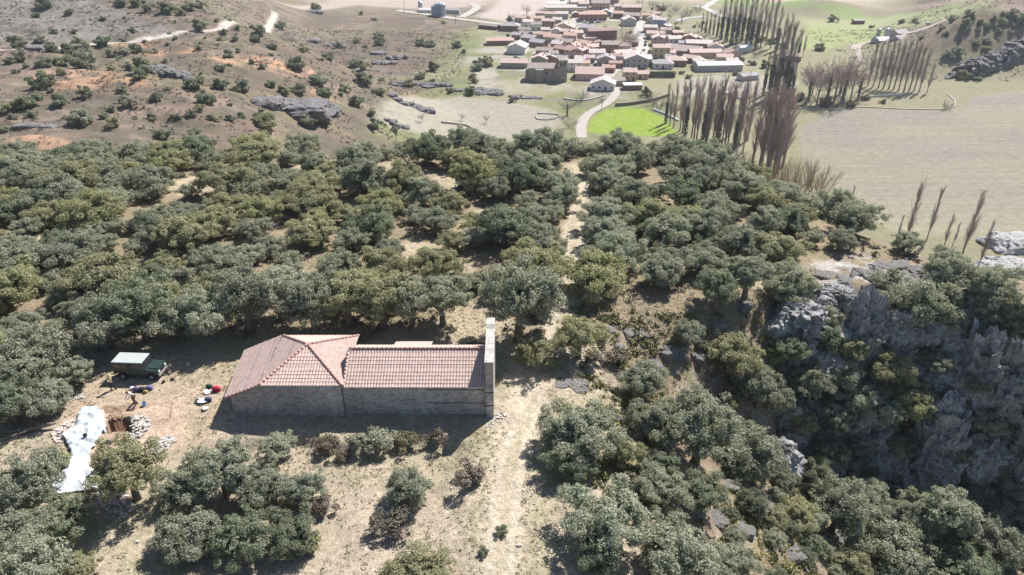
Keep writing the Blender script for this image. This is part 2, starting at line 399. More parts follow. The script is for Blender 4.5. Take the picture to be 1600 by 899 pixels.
    m = ss(-1, 1.2, sdist(x, y, GREEN) + 1.6 * (n2 - .5)); F = lp(F, (.185, .255, .03), m); F = lp(F, (.22, .26, .07), m * ss(.45, .7, fbm(x / 3, y / 9, 94, 3)) * .6)
    m = 1 - ss(1.5, 3, ldist(x, y, PALETRK)); F = lp(F, (.46, .41, .36), m * .85)
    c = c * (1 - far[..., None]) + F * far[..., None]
    tuft = tuft * (1 - far) + far * .35 * (1 - plough) * (1 - m) * (1 - ss(-1, 1, sdist(x, y, GREEN))); stone = stone * (1 - far) + .12 * far * (1 - plough)
    # track, clearings, dig
    near = y < 150
    d1 = ldist(x, y, TRACK); d2 = ldist(x, y, TRACK2)
    front = ss(62, 54, y)
    t = (1 - ss(1.1, 2.4, d1 + 1.2 * (n2 - .5))) * near
    c = lp(c, (.42, .355, .27), t * .8); tuft *= 1 - .7 * t
    rut = (np.exp(-((d1 - .75) / .28) ** 2)) * near
    c = lp(c, (.48, .415, .33), rut * .6 * ss(.35, .6, n1))
    c = lp(c, (.36, .32, .20), np.exp(-(d1 / .3) ** 2) * near * .5)
    c = lp(c, (.46, .39, .30), np.exp(-((d2 - .6) / .3) ** 2) * front * .8)
    for q, r in CLEARW: c = lp(c, (.38, .315, .22), (1 - ss(.5, 1.2, np.hypot(x - q.x, y - q.y) / r + .5 * (n2 - .5))) * near * .85)
    m = ss(-1, 1, sdist(x, y, DIG) + 1.4 * (n2 - .5)) * near; c = lp(c, (.37, .29, .205), m * .8); tuft *= 1 - .6 * m
    m = ss(-.3, .4, sdist(x, y, EXC) + .5 * (n2 - .5)) * near; c = lp(c, (.43, .32, .235), m * .9); tuft *= 1 - m
    for cx, cy, hx, hy, an, dp in PITS:
        m = (1 - ss(.1, .5, np.maximum(np.abs(x - cx) - hx, np.abs(y - cy) - hy))) * near; c = lp(c, (.20, .12, .075), m * ss(.2, .8, ny))
    return np.clip(c, 0, 1), np.stack([tuft, stone, plough], -1)
def paint(me, x, y, z, ny):
    c, k = ground_attr(x, y, z, ny)
    for nm, d in (('soil', c), ('cover', k)):
        a = me.color_attributes.new(nm, 'FLOAT_COLOR', 'POINT')
        a.data.foreach_set('color', np.concatenate([d, np.ones((len(d), 1))], 1).astype(np.float32).ravel())

rows = np.concatenate([np.linspace(-60, 14, 30), np.geomspace(16, 900, 660), np.geomspace(930, 9000, 40)])
NC = 600
tt = np.linspace(-1, 1, NC)
Y = np.repeat(rows[:, None], NC, 1); half = np.where(rows < 20, 62 + (rows + 60) * .05, .80 * rows + 40)[:, None]
half = np.maximum(half, 66); X = tt[None, :] * half
Xf, Yf = X.ravel(), Y.ravel(); Zf = Z(Xf, Yf)
gz = Zf.reshape(X.shape); dzy = np.gradient(gz, axis=0) / np.gradient(Y, axis=0); dzx = np.gradient(gz, axis=1) / np.gradient(X, axis=1)
steep = np.clip(np.hypot(dzx, dzy) / 2.2, 0, 1).ravel()
i = np.arange(len(rows) - 1)[:, None] * NC + np.arange(NC - 1)[None, :]
q = np.stack([i, i + 1, i + NC + 1, i + NC], -1).reshape(-1, 4)
me = mesh_np('ground', np.stack([Xf, Yf, Zf], 1), q, np.full(len(q), 4), [MAT['ground']], None, True)
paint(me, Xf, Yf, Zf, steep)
tag(link('ground', me), kind='structure')
# ------------------------------------------------------------------ vegetation
def leafmat(name, c1, c2, c3, rough=.55, spec=.35, trans=.0):
    t = NT(name, rough, spec); oi = t.n('ShaderNodeObjectInfo'); at_ = t.n('ShaderNodeAttribute', attribute_name='leafy')
    c = t.mix(t.ramp(at_.outputs['Fac'], [(0, 0), (1, 1)]), c1, c2)
    c = t.mix(t.math('MULTIPLY', t.ramp(t.noise(t.obj(), 2.2, 3), [(.45, 0), (.65, 1)]), .7), c, c3)
    c = t.mix(1.0, c, oi.outputs['Color'], 'MULTIPLY')
    t.col(c)
    if trans:
        tr = t.n('ShaderNodeBsdfTranslucent'); t.l(t.mix(1.0, c, (1.05, 1.07, .82), 'MULTIPLY'), tr.inputs[0]); mx = t.n('ShaderNodeMixShader'); mx.inputs[0].default_value = trans
        t.l(t.b.outputs[0], mx.inputs[1]); t.l(tr.outputs[0], mx.inputs[2]); t.l(mx.outputs[0], t.t.nodes['Material Output'].inputs[0])
    return t.m
MAT['leaf'] = leafmat('oak_leaves', (.215, .22, .15), (.46, .46, .355), (.33, .34, .255), .62, .45, .40)
MAT['scrub'] = leafmat('scrub_leaves', (.10, .085, .055), (.22, .19, .13), (.15, .12, .085))
MAT['ivy'] = leafmat('ivy_leaves', (.035, .055, .028), (.09, .12, .06), (.05, .075, .045))
MAT['bark'] = flat('oak_bark', (.17, .145, .12), .95, .4, 3)
MAT['twig'] = flat('bare_poplar_twigs', (.44, .345, .32), .95, .35, 6)
MAT['twig_dark'] = flat('bare_dark_twigs', (.30, .26, .25), .95, .35, 6)
MAT['twig_pale'] = flat('pale_willow_twigs', (.42, .33, .235), .95, .3, 6)
MAT['ptrunk'] = flat('poplar_bark', (.26, .22, .20), .95, .35, 4)

def leaf_mesh(name, cen, nor, size, rng, mat, asp=.6, tag_=None):
    """rhombic leaf faces at cen facing nor"""
    n = len(cen); r = rng.normal(size=(n, 3)); a = np.cross(nor, r); a /= np.linalg.norm(a, axis=1, keepdims=True) + 1e-9
    b = np.cross(nor, a); b /= np.linalg.norm(b, axis=1, keepdims=True) + 1e-9
    s = size[:, None]; dr = nor * s * .22
    v = np.stack([cen - a * s, cen - b * s * asp + dr, cen + a * s, cen + b * s * asp + dr], 1).reshape(-1, 3)
    me = mesh_np(name, v, np.arange(4 * n), np.full(n, 4), [mat])
    at_ = me.attributes.new('leafy', 'FLOAT', 'FACE'); at_.data.foreach_set('value', (rng.random(n) ** 1.3).astype(np.float32))
    return me
def crown_mesh(seed, nc=26, per=380, leaf=.047, flatz=.78, low=-.55, mat=None, loose=1.0, rr=(.16, .30)):
    rng = np.random.default_rng(seed); C, Rr = [], []
    k = 0
    lobes = [np.array([math.cos(a) * .42, math.sin(a) * .42, rng.uniform(-.12, .2)]) * rng.uniform(.5, 1.15) for a in rng.uniform(0, 6.28) + np.arange(4) * 1.57]
    while len(C) < nc:
        d = rng.normal(size=3); d /= np.linalg.norm(d)
        if d[2] < low: continue
        L = lobes[k % 4] if rng.random() < .75 else np.zeros(3); k += 1
        p = L + d * rng.uniform(.34, .66) * (1 if rng.random() < .85 else .5); p[2] *= flatz
        C.append(p); Rr.append(rng.uniform(*rr) * loose)
    C = np.array(C); Rr = np.array(Rr); P, N = [], []
    for c, r in zip(C, Rr):
        m = int(per * (r / .23) ** 2); d = rng.normal(size=(m, 3)); d /= np.linalg.norm(d, axis=1, keepdims=True)
        rad = r * (.35 + .70 * rng.random(m) ** .5 + .35 * rng.random(m) ** 6)
        # ragged: drop leaves where a noise is low
        q = c + d * rad[:, None] * np.array([1.1, 1.1, .8]); keep = fbm3(q[:, 0] * 6, q[:, 1] * 6, q[:, 2] * 6, seed, 3) > .43
        q = q[keep]; d = d[keep]
        n_ = d * .55 + q / (np.linalg.norm(q, axis=1, keepdims=True) + .1) * .35 + rng.normal(size=q.shape) * .55 + np.array([0, 0, .25])
        P.append(q); N.append(n_ / np.linalg.norm(n_, axis=1, keepdims=True))
    P = np.concatenate(P); N = np.concatenate(N)
    return leaf_mesh('crown', P, N, leaf * rng.uniform(.6, 1.35, len(P)), rng, mat or MAT['leaf']), C
def trunk_mesh(seed, C, h=.95, r=.085):
    rng = random.Random(seed); mb = MB(); fork = Vector((rng.uniform(-.08, .08), rng.uniform(-.08, .08), -h + rng.uniform(.3, .45)))
    mb.tube([(0, 0, -h - .25), (fork.x * .3, fork.y * .3, -h + .15), fork], [r * 1.35, r, r * .85], 8)
    for c in sorted(C.tolist(), key=lambda c: rng.random())[:11]:
        c = Vector(c); m = fork.lerp(c, .5) + Vector((rng.uniform(-.1, .1), rng.uniform(-.1, .1), rng.uniform(-.02, .1)))
        mb.tube([fork, m, c, c + (c - m) * .3], [r * .6, r * .38, r * .2, r * .06], 5)
    return mb.mesh('trunk', MAT['bark'], True)
OAKS = []
for s in range(9):
    cm, C = crown_mesh(100 + s, leaf=.0265, rr=(.10, .22), nc=[105, 120, 96, 125, 110, 100, 118, 104, 112][s], per=900, low=-.85, flatz=.74 + .05 * (s % 4), loose=.86 + .06 * (s % 3))
    OAKS.append((cm, trunk_mesh(s, C)))
FAROAK = []
for s in range(5):
    cm, C = crown_mesh(200 + s, nc=22, per=260, leaf=.07, flatz=.98, low=-.95)
    FAROAK.append((cm, trunk_mesh(s + 50, C, .62, .05)))
GB = []
for s in range(3):
    cm, C = crown_mesh(300 + s, nc=12, per=420, leaf=.05, flatz=.7, low=-.3, loose=1.15); GB.append((cm, trunk_mesh(s + 70, C, .75, .05)))
SC = []
for s in range(3):
    cm, C = crown_mesh(320 + s, nc=12, per=300, leaf=.05, flatz=.6, low=-.2, mat=MAT['scrub'], loose=1.15); SC.append((cm, trunk_mesh(s + 80, C, .6, .03)))

rnd = random.Random(5)
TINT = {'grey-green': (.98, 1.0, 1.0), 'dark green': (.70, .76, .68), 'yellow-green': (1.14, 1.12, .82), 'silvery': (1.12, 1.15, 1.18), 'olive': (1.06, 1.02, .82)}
def plant(kind, name, base, W, tint, label, cat, group, hs=1.0, parts=True, sink=.0, crown_h=None):
    cm, tm = kind[rnd.randrange(len(kind))]
    R_ = W / 2; h = (rnd.uniform(.66, .84) if kind is OAKS else .62) * hs if crown_h is None else crown_h
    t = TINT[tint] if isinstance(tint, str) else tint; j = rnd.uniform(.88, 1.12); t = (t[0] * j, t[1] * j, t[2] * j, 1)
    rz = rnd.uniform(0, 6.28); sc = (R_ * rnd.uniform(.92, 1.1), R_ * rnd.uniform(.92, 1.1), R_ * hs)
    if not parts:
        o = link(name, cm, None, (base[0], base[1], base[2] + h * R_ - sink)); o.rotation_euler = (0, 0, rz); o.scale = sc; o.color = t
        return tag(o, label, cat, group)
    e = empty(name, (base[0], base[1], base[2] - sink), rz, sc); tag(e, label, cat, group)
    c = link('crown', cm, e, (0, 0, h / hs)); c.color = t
    link('trunk', tm, e, (0, 0, h / hs))
    return e
def at_crown(px, py, wpx, k=.47):
    """ground point of a plant whose crown centre is seen at px,py and is wpx wide"""
    q, t = at(px, py); lift = 0
    for _ in range(4):
        W = wpx * t / FPX; lift = k * W; q, t = at(px, py, lift)
    return q, W

USED = []   # x, y, radius of everything already placed
def free(x, y, r, k=.8): return all((x - a) ** 2 + (y - b) ** 2 > (k * (r + c)) ** 2 for a, b, c in USED)
# ---- oaks read one by one from the photograph: crown centre, crown width, tint, where it stands
MAN = [
 (905, 528, 82, 'olive', 'beside the dirt track just behind the bell wall'), (810, 470, 150, 'grey-green', 'with spreading bare limbs behind the bell wall'),
 (835, 535, 82, 'olive', 'between the bell wall and the dirt track'), (905, 655, 145, 'grey-green', 'alone right of the dirt track bend'),
 (895, 708, 95, 'dark green', 'low in front of the round oak right of the track'), (1005, 590, 85, 'grey-green', 'on the slope below the track, upper one'),
 (1030, 650, 110, 'grey-green', 'in the middle of the right slope'), (1095, 670, 150, 'grey-green', 'biggest crown in the middle of the right slope'),
 (1175, 690, 120, 'grey-green', 'on the slope just left of the shaded cliff'), (1188, 600, 95, 'grey-green', 'tight against the shaded cliff, upper one'),
 (1150, 540, 110, 'olive', 'at the head of the gully left of the cliff'), (1215, 545, 50, 'yellow-green', 'small at the brink of the shaded cliff'),
 (1258, 712, 62, 'silvery', 'small below the foot of the shaded cliff'), (945, 800, 150, 'silvery', 'blue-grey right of the track near the bottom edge'),
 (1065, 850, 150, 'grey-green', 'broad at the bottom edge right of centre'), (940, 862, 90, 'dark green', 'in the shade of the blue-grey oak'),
 (1035, 752, 90, 'grey-green', 'above pale rocks on the right slope'), (1140, 872, 90, 'grey-green', 'at the bottom edge beside bare rocks'),
 (1275, 485, 85, 'grey-green', 'on the brink above the shaded cliff'), (1290, 515, 70, 'dark green', 'hanging over the top of the shaded cliff'),
 (1430, 478, 135, 'grey-green', 'round one crowning the cliff buttress'), (1500, 492, 90, 'grey-green', 'on the cliff top right of the round one'),
 (1555, 470, 90, 'grey-green', 'on the ridge at the right edge'), (1560, 515, 85, 'olive', 'at the end of the cliff top'),
 (1350, 622, 92, 'silvery', 'clinging halfway down the cliff'), (1428, 612, 78, 'yellow-green', 'bushy one on the top of the rock pillar'),
 (1393, 568, 66, 'olive', 'rooted in the cleft between two buttresses'), (1310, 795, 115, 'grey-green', 'below the cliff, leftmost of the lower row'),
 (1400, 855, 140, 'grey-green', 'at the bottom edge below the cliff'), (1437, 795, 95, 'grey-green', 'below the rock pillar'),
 (1510, 880, 120, 'dark green', 'near the bottom right corner'), (1560, 845, 110, 'grey-green', 'right of the yellow mossy ledge'),
 (1575, 795, 80, 'grey-green', 'at the right edge below the last buttress'), (1590, 700, 55, 'olive', 'small at the right edge beside the buttress'),
 (1565, 620, 60, 'grey-green', 'small right of the grey buttress'), (1480, 740, 50, 'silvery', 'small right of the rock pillar foot'),
 (1370, 745, 45, 'olive', 'small at the foot of the rock pillar'), (1250, 800, 70, 'olive', 'beside the mossy gully at the bottom'),
 (1095, 770, 80, 'dark green', 'on the shaded slope below the biggest crown'), (975, 700, 70, 'olive', 'between the round oak and the right slope'),
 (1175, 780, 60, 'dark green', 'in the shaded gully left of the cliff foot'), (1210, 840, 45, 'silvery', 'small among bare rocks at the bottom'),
 (1240, 540, 55, 'dark green', 'at the top left of the cliff face'), (1272, 592, 70, 'grey-green', 'upper left on the cliff face'), (1258, 655, 50, 'olive', 'lower left on the cliff face'), (1312, 645, 52, 'grey-green', 'small mid-left on the cliff face'),
 (1335, 548, 48, 'olive', 'beside the narrow rib of the cliff face'), (1300, 702, 62, 'dark green', 'low left on the cliff face'), (1352, 690, 48, 'silvery', 'low centre on the cliff face'), (1408, 690, 46, 'olive', 'beside the pillar low on the cliff face'),
 (1468, 560, 44, 'grey-green', 'small between fluted buttresses on the cliff face'), (1532, 592, 50, 'grey-green', 'right of the fluted buttresses on the cliff face'), (1545, 655, 56, 'silvery', 'right end of the cliff face, halfway'), (1495, 705, 46, 'olive', 'at the foot of the fluted cliff face'),
 (1588, 560, 80, 'grey-green', 'at the right edge beside the cliff end, upper'), (1585, 635, 80, 'dark green', 'at the right edge beside the cliff end, middle'), (1592, 745, 85, 'grey-green', 'at the right edge beside the cliff end, lower'), (1378, 520, 62, 'grey-green', 'on the upper shoulder between buttresses'),
 (1075, 520, 55, 'silvery', 'small on the brown slope above the gully'),
 (1570, 690, 70, 'olive', 'beside the last buttress at the right edge'), (1530, 765, 95, 'grey-green', 'in the hollow below the fluted buttresses'), (1480, 805, 95, 'silvery', 'pale one in the lower row below the pillar'), (1355, 780, 70, 'grey-green', 'in the lower row left of the pillar'),
 (1305, 565, 80, 'silvery', 'hanging grey one over the left part of the cliff'), (1545, 455, 105, 'grey-green', 'behind the oaks at the end of the cliff top'), (1240, 432, 100, 'grey-green', 'standing back from the head of the cliff'),
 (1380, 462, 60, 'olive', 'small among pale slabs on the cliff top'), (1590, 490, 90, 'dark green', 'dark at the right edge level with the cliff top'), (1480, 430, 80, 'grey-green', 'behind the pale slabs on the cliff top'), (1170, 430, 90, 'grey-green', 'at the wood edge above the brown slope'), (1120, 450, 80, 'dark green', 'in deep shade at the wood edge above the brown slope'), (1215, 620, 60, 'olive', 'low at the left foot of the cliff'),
 (160, 500, 105, 'grey-green', 'left one in the row behind the parked car'), (215, 485, 115, 'dark green', 'tall one straight behind the parked car'), (272, 480, 115, 'grey-green', 'tall one between the car and the chapel'), (325, 488, 100, 'silvery', 'left of the hipped roof in the tall row'),
 (380, 468, 120, 'grey-green', 'behind the left slope of the hipped roof'), (432, 455, 105, 'silvery', 'tall pale one behind the hip ridge'), (485, 475, 105, 'grey-green', 'straight behind the hipped roof peak'), (540, 462, 110, 'olive', 'with a visible trunk behind the roof junction'),
 (595, 468, 105, 'olive', 'behind the left half of the nave roof'), (640, 470, 95, 'grey-green', 'behind the lean-to roof'), (690, 468, 95, 'grey-green', 'left of the pale clearing behind the bell wall'),
 (198, 735, 128, 'olive', 'with a clear trunk in front of the white sheeting'), (290, 745, 105, 'grey-green', 'at the left of the thicket before the chapel'),
 (345, 735, 110, 'grey-green', 'in the thicket before the chapel, back row'), (400, 745, 100, 'grey-green', 'in the middle of the thicket before the chapel'),
 (430, 690, 68, 'silvery', 'topmost of the thicket before the chapel'), (468, 752, 80, 'silvery', 'at the right of the thicket before the chapel'),
 (290, 820, 115, 'grey-green', 'in the lower left of the thicket'), (370, 825, 120, 'dark green', 'dark middle of the thicket at the bottom'),
 (445, 828, 95, 'dark green', 'in the lower right of the thicket'), (478, 842, 45, 'yellow-green', 'small bright one at the thicket corner'),
 (635, 752, 82, 'grey-green', 'alone on the dry lawn before the chapel'), (655, 880, 105, 'olive', 'at the bottom edge left of the track'),
 (40, 745, 115, 'grey-green', 'left of the white sheeting'), (84, 716, 48, 'olive', 'small one against the white sheeting'),
 (25, 828, 115, 'grey-green', 'at the left edge near the bottom'), (75, 800, 100, 'dark green', 'below the sheeting at the left'),
 (45, 885, 130, 'grey-green', 'in the bottom left corner'), (115, 880, 70, 'olive', 'small beside the bottom left corner'),
 (30, 560, 120, 'grey-green', 'at the left edge level with the car'), (75, 530, 110, 'grey-green', 'left of the parked car, back'),
 (60, 610, 90, 'silvery', 'leaning over the clearing left of the car'), (10, 630, 90, 'dark green', 'on the left edge above the fallen trunk'),
 (120, 580, 50, 'silvery', 'low one nearest behind the standing person'),
]
for px, py, w, tint, where in MAN:
    q, W = at_crown(px, py, w * (1.0 if px > 860 else 1.05))
    if 'cliff face' in where or 'halfway down' in where or 'pillar' in where and 'small' not in where or 'cleft' in where or 'hanging' in where:
        back = 4.2 if 'hanging' not in where else 1.5
        t_ = np.hypot(np.hypot(q.x, q.y), CAM_H - q.z); q = Vector((0, 0, CAM_H)) + (q - Vector((0, 0, CAM_H))) * ((t_ - back) / t_)
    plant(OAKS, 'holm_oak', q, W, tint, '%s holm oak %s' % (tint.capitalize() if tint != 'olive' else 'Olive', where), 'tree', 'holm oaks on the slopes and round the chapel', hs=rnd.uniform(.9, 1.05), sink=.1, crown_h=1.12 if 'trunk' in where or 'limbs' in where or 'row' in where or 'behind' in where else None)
    USED.append((q.x, q.y, W / 2))
# ---- the wood behind the chapel, tree by tree
def yfront(x): return ip(x, [-120, -60, -42.5, -41, -27, -15, -6, 4, 8, 13, 24, 32, 36, 48, 60], [42, 42, 47, 58, 57.5, 59, 62, 61.5, 65, 67, 71, 74, 79, 79, 75])
rs = random.Random(11); cand = []
WOOD = []; NWOOD = 215
for _ in range(60000):
    if len(WOOD) >= 360: break
    x = rs.uniform(-112, 62); y = rs.uniform(30, 132)
    if y < yfront(x) and not (x < -43.5 and y > 30): continue
    if x < -43.5 and y < 52 and x < -60: continue
    e = min((xr_(y) - x) / 34.0, (yb_(x) - y) / 40.0)
    if e < (-.62 if x > 15 else -.15): continue
    if abs(x) > .76 * y + 22: continue
    W = rs.choice([3.4, 4.4, 5.4, 6.0, 6.8, 7.8]) * (1.08 if y > 85 else 1.0)
    if not free(x, y, W / 2, .61 if rs.random() < .85 else .8): continue
    d = min(np.hypot(TRACK[:, 0] - x, TRACK[:, 1] - y))
    if d < 1.2 + W * .14: continue
    if any(math.hypot(q.x - x, (q.y + 1.0) - y) < r * .62 + W * .34 for q, r in CLEARW): continue
    WOOD.append((x, y, W)); USED.append((x, y, W / 2))
def wood_place(px, py, y):
    if px < 130: a = 'left of the car clearing' if y < 58 else 'at the far left'
    elif px < 350: a = 'behind the parked car'
    elif px < 550: a = 'behind the hipped roof'
    elif px < 760: a = 'behind the nave roof'
    elif px < 895: a = 'just left of the track'
    elif px < 1010: a = 'just right of the track'
    elif px < 1150: a = 'well right of the track'
    elif px < 1330: a = 'above the valley field corner'
    else: a = 'on the far right spur'
    b = 'front wood' if y < 67 else 'near wood' if y < 80 else 'middle wood' if y < 95 else 'far wood' if y < 110 else 'outermost wood'
    return '%s %s' % (b, a)
def app(w):
    z = float(Z(w[0], w[1])); return w[2] / proj((w[0], w[1], z))[2]
WOOD.sort(key=app, reverse=True)
for x, y, W in WOOD[:NWOOD]:
    z = float(Z(x, y)); u, v, d = proj((x, y, z + W * .4))
    left = ss(900, 500, u)
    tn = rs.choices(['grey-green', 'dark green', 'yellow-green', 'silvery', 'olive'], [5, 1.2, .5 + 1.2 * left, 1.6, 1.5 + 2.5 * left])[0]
    size = 'small' if W < 5.0 else 'large' if W > 7.3 else 'medium'
    plant(OAKS, 'holm_oak', (x, y, z), W, tn, '%s %s holm oak, %s' % (size, tn, wood_place(u, v, y)), 'tree', 'holm oaks of the wood behind the chapel', hs=rs.uniform(.82, 1.02), sink=.15)
# the smallest-looking far trees of the wood, beyond the three hundred built singly
far_c = [crown_mesh(500 + s, nc=30, per=200, leaf=.055, low=-.8)[0] for s in range(3)]
bases = []
for m_ in far_c:
    v_ = np.empty(len(m_.vertices) * 3, np.float32); m_.vertices.foreach_get('co', v_); a_ = np.empty(len(m_.polygons), np.float32); m_.attributes['leafy'].data.foreach_get('value', a_); bases.append((v_.reshape(-1, 3), a_))
VV, AA = [], []
for x, y, W in WOOD[NWOOD:]:
    v_, a_ = bases[rs.randrange(3)]; an = rs.uniform(0, 6.28); c_, s_ = math.cos(an), math.sin(an); r_ = W / 2; z = float(Z(x, y)) + .62 * r_
    VV.append(np.stack([(v_[:, 0] * c_ - v_[:, 1] * s_) * r_ + x, (v_[:, 0] * s_ + v_[:, 1] * c_) * r_ + y, v_[:, 2] * r_ * .9 + z], 1)); AA.append(a_)
if VV:
    VV = np.concatenate(VV); AA = np.concatenate(AA); m_ = mesh_np('distant_oaks', VV, np.arange(len(VV)), np.full(len(VV) // 4, 4), [MAT['leaf']])
    m_.attributes.new('leafy', 'FLOAT', 'FACE').data.foreach_set('value', AA)
    tag(link('distant_oaks', m_), 'smallest holm oaks filling the gaps at the far side of the wood', 'trees', kind='stuff')
# ---- low plants filling the gorge slopes
GORGEFILL = []
for _ in range(6000):
    if len(GORGEFILL) >= 72: break
    x = rs.uniform(7, 78); y = rs.uniform(28, 70)
    if y > float(yc_(x)) - 3: continue
    if abs(x) > .74 * y + 20: continue
    W = rs.uniform(1.3, 3.6) if x < 30 else rs.uniform(2.6, 5)
    if not free(x, y, W / 2, .66): continue
    if x < 11 and y < 42: continue
    z = float(Z(x, y)); USED.append((x, y, W / 2)); u, v, d = proj((x, y, z + W * .4))
    if 1215 < u < 1560 and v < 735: continue
    if u < 1130 and v < 640: continue
    GORGEFILL.append(1)
    tn = rs.choice(['grey-green', 'olive', 'dark green', 'silvery'])
    pl_ = ('under the shaded cliff' if u > 1250 and v < 800 else 'at the bottom below the cliff' if u > 1200 else 'left of the shaded cliff' if u > 1080 else 'on the rocky slope right of the track')
    plant(OAKS, 'oak_shrub', (x, y, z), W, tn, '%s %s oak shrub %s' % ('young' if W < 3.2 else 'bushy', tn, pl_), 'shrub', 'oak shrubs in the gorge', hs=rs.uniform(.85, 1.1), sink=.1)
# ---- bushes near the chapel
for px, py, w, kind, tn, nm, lab in [
 (592, 684, 62, 'g', 'grey-green', 'evergreen_bush', 'rounded grey-green bush in front of the nave wall'), (560, 688, 36, 's', (.9, .9, .9), 'dry_bush', 'brown bush left of the rounded bush before the nave'),
 (632, 690, 48, 's', (.9, .95, .75), 'dry_bush', 'low olive-brown bush right of the rounded bush'), (684, 683, 46, 's', (.75, .7, .75), 'dry_bush', 'dark twiggy bush beside the bell wall shadow tip'),
 (510, 696, 48, 's', (.95, .85, .85), 'dry_bush', 'brown bush between the thicket and the chapel'), (538, 712, 28, 's', (.9, .8, .8), 'dry_bush', 'small brown bush below the chapel bank'),
 (735, 744, 60, 's', (1.25, 1.15, 1.3), 'dead_brush', 'pale grey heap of dead brush left of the track'), (783, 827, 27, 'g', 'dark green', 'evergreen_bush', 'small dark round bush on the lawn left of the track'),
 (754, 861, 22, 'g', 'dark green', 'evergreen_bush', 'tiny dark bush low on the lawn'), (608, 818, 72, 's', (.8, .8, .85), 'dry_bush', 'shadowed brush at the foot of the lone lawn oak'),
 (505, 790, 45, 's', (1.1, 1.0, 1.1), 'dry_bush', 'greyish dry bush right of the thicket'), (862, 560, 40, 'g', 'olive', 'evergreen_bush', 'low bush beside the track near the bell wall'),
 (740, 540, 40, 's', (.8, .75, .7), 'dry_bush', 'dark brush behind the bell wall end of the roof'), (985, 745, 40, 's', (1.1, 1.1, 1.0), 'dry_bush', 'dry bush on the rocky slope right of the track'),
 (930, 560, 35, 's', (1.1, 1.1, 1.2), 'dry_bush', 'grey dry bush above the round oak by the track'), (965, 555, 45, 's', (1.2, 1.15, 1.1), 'dry_bush', 'pale dry bush on the slope below the track')]:
    q, W = at_crown(px, py, w, .3)
    plant(GB if kind == 'g' else SC, nm, q, W, tn, lab, 'bush', None, hs=.85, sink=.05)
    USED.append((q.x, q.y, W / 2))

# ---- bushes of the hillsides beyond
L3 = [(345,50,50),(1000,120,80),(1405,120,60),(1290,150,70),(1270,190,50),(660,150,40),(500,195,90),(385,200,50),(195,195,55),(90,195,110),(255,235,60),(330,245,80),(410,250,90),(555,260,50),(620,255,60),(680,240,60),(990,235,40),(1145,265,65),(1170,190,40),(1360,230,45),(745,255,30),(780,250,35),(95,280,60),(215,310,70),(300,300,90),(420,300,110),(640,330,60),(720,325,120),(700,370,70),(965,405,90),(1100,415,80),(1205,425,90),(1095,330,60),(1480,310,70),(210,405,110),(130,480,150),(20,540,90),(425,460,70),(300,500,85),(380,585,110),(600,445,50),(640,510,70),(780,485,60),(560,610,70),(550,540,50),(880,570,50),(1030,490,90),(990,530,60),(955,560,50),(1065,580,60),(810,660,70),(965,645,65),(1320,580,90),(1540,600,80),(1155,585,45),(1415,450,55),(1490,440,65),(1585,395,60),(1350,415,50),(10,640,60),(60,580,50),(835,440,35),(130,325,30),(840,40,80),(900,60,50),(940,30,60),(1000,20,60),(670,15,60),(600,10,60),(740,30,70),(220,5,80),(1575,30,50),(800,15,50)]
L4 = [(300,35,55),(15,150,50),(610,165,70),(500,190,60),(620,200,70),(545,225,30),(80,230,40),(230,245,40),(410,225,40),(360,280,60),(490,310,70),(540,330,60),(200,315,80),(540,385,95),(315,395,80),(210,445,65),(140,450,60),(335,460,70),(440,440,60),(610,445,65),(500,500,75),(890,330,65),(820,375,50),(880,405,40),(765,415,50),(675,410,35),(1065,450,65),(1105,330,60),(1160,300,80),(1090,400,40),(820,210,50),(870,215,50),(1000,220,50),(1040,255,30),(590,90,30),(525,65,25),(940,108,30),(573,560,45),(600,620,70),(255,600,70),(45,610,100),(970,450,40),(1210,465,30),(1280,500,35),(690,640,50)]
L2 = [(1220,270,55),(1270,250,55),(1310,115,60),(1250,90,40),(1345,85,35),(1380,105,35),(1425,120,45),(1500,105,40),(1540,60,70),(1590,90,60),(1375,145,30),(1420,200,40),(1365,215,30),(1415,235,40),(1190,135,35),(1215,165,30),(1085,185,30),(985,105,35),(1055,100,30),(840,130,25),(645,90,50),(1300,370,60),(1370,385,45),(1535,155,30),(580,230,60),(1555,120,30),(1460,90,40),(1480,150,30),(1330,60,40)]
FB = [(x / 3.2, y / 3.2, w / 3.2) for x, y, w in L3] + [(400 + x / 3.2, y / 3.2, w / 3.2) for x, y, w in L4] + [(1100 + x / 3.2, y / 3.2, w / 3.2) for x, y, w in L2]
for px, py, w in FB:
    q, W = at_crown(px, py, w * 1.22, .3)
    if W > 9: W = 9
    tn = rnd.choices(['dark green', 'grey-green', 'olive'], [4, 3, 1])[0]
    if px > 1150: pl_ = 'on the right hill below the skyline' if py < 45 else 'on the right hill by the dark outcrop' if px > 1400 else 'by the fields under the right hill'
    elif px > 700: pl_ = 'on the green slope left of the village'
    elif py < 30: pl_ = 'high on the grey hill at the top left' if px < 260 else 'on the upper hillside beyond the pale track'
    elif py < 75: pl_ = 'along the pale hillside track' if px < 330 else 'on the grassy hill brow left of the silos'
    elif py < 110: pl_ = 'above the orange soil patches' if px < 330 else 'on the slope below the hill brow'
    elif py < 150: pl_ = 'beside the orange soil patches' if px < 330 else 'above the big grey outcrop' if px < 560 else 'over the left end of the beige field'
    elif py < 185: pl_ = 'on the lower hillside left of the outcrop' if px < 390 else 'beside the big grey outcrop'
    else: pl_ = 'just behind the wood at the hillside foot'
    plant(FAROAK, 'hillside_bush', q, W, tn, '%s %s bush %s' % ('wide' if W > 5 else 'small' if W < 3 else 'rounded', tn, pl_), 'bush', 'evergreen bushes scattered over the hillsides', hs=rnd.uniform(.8, 1.0), parts=W > 3.5, sink=.3)
    USED.append((q.x, q.y, W / 2))

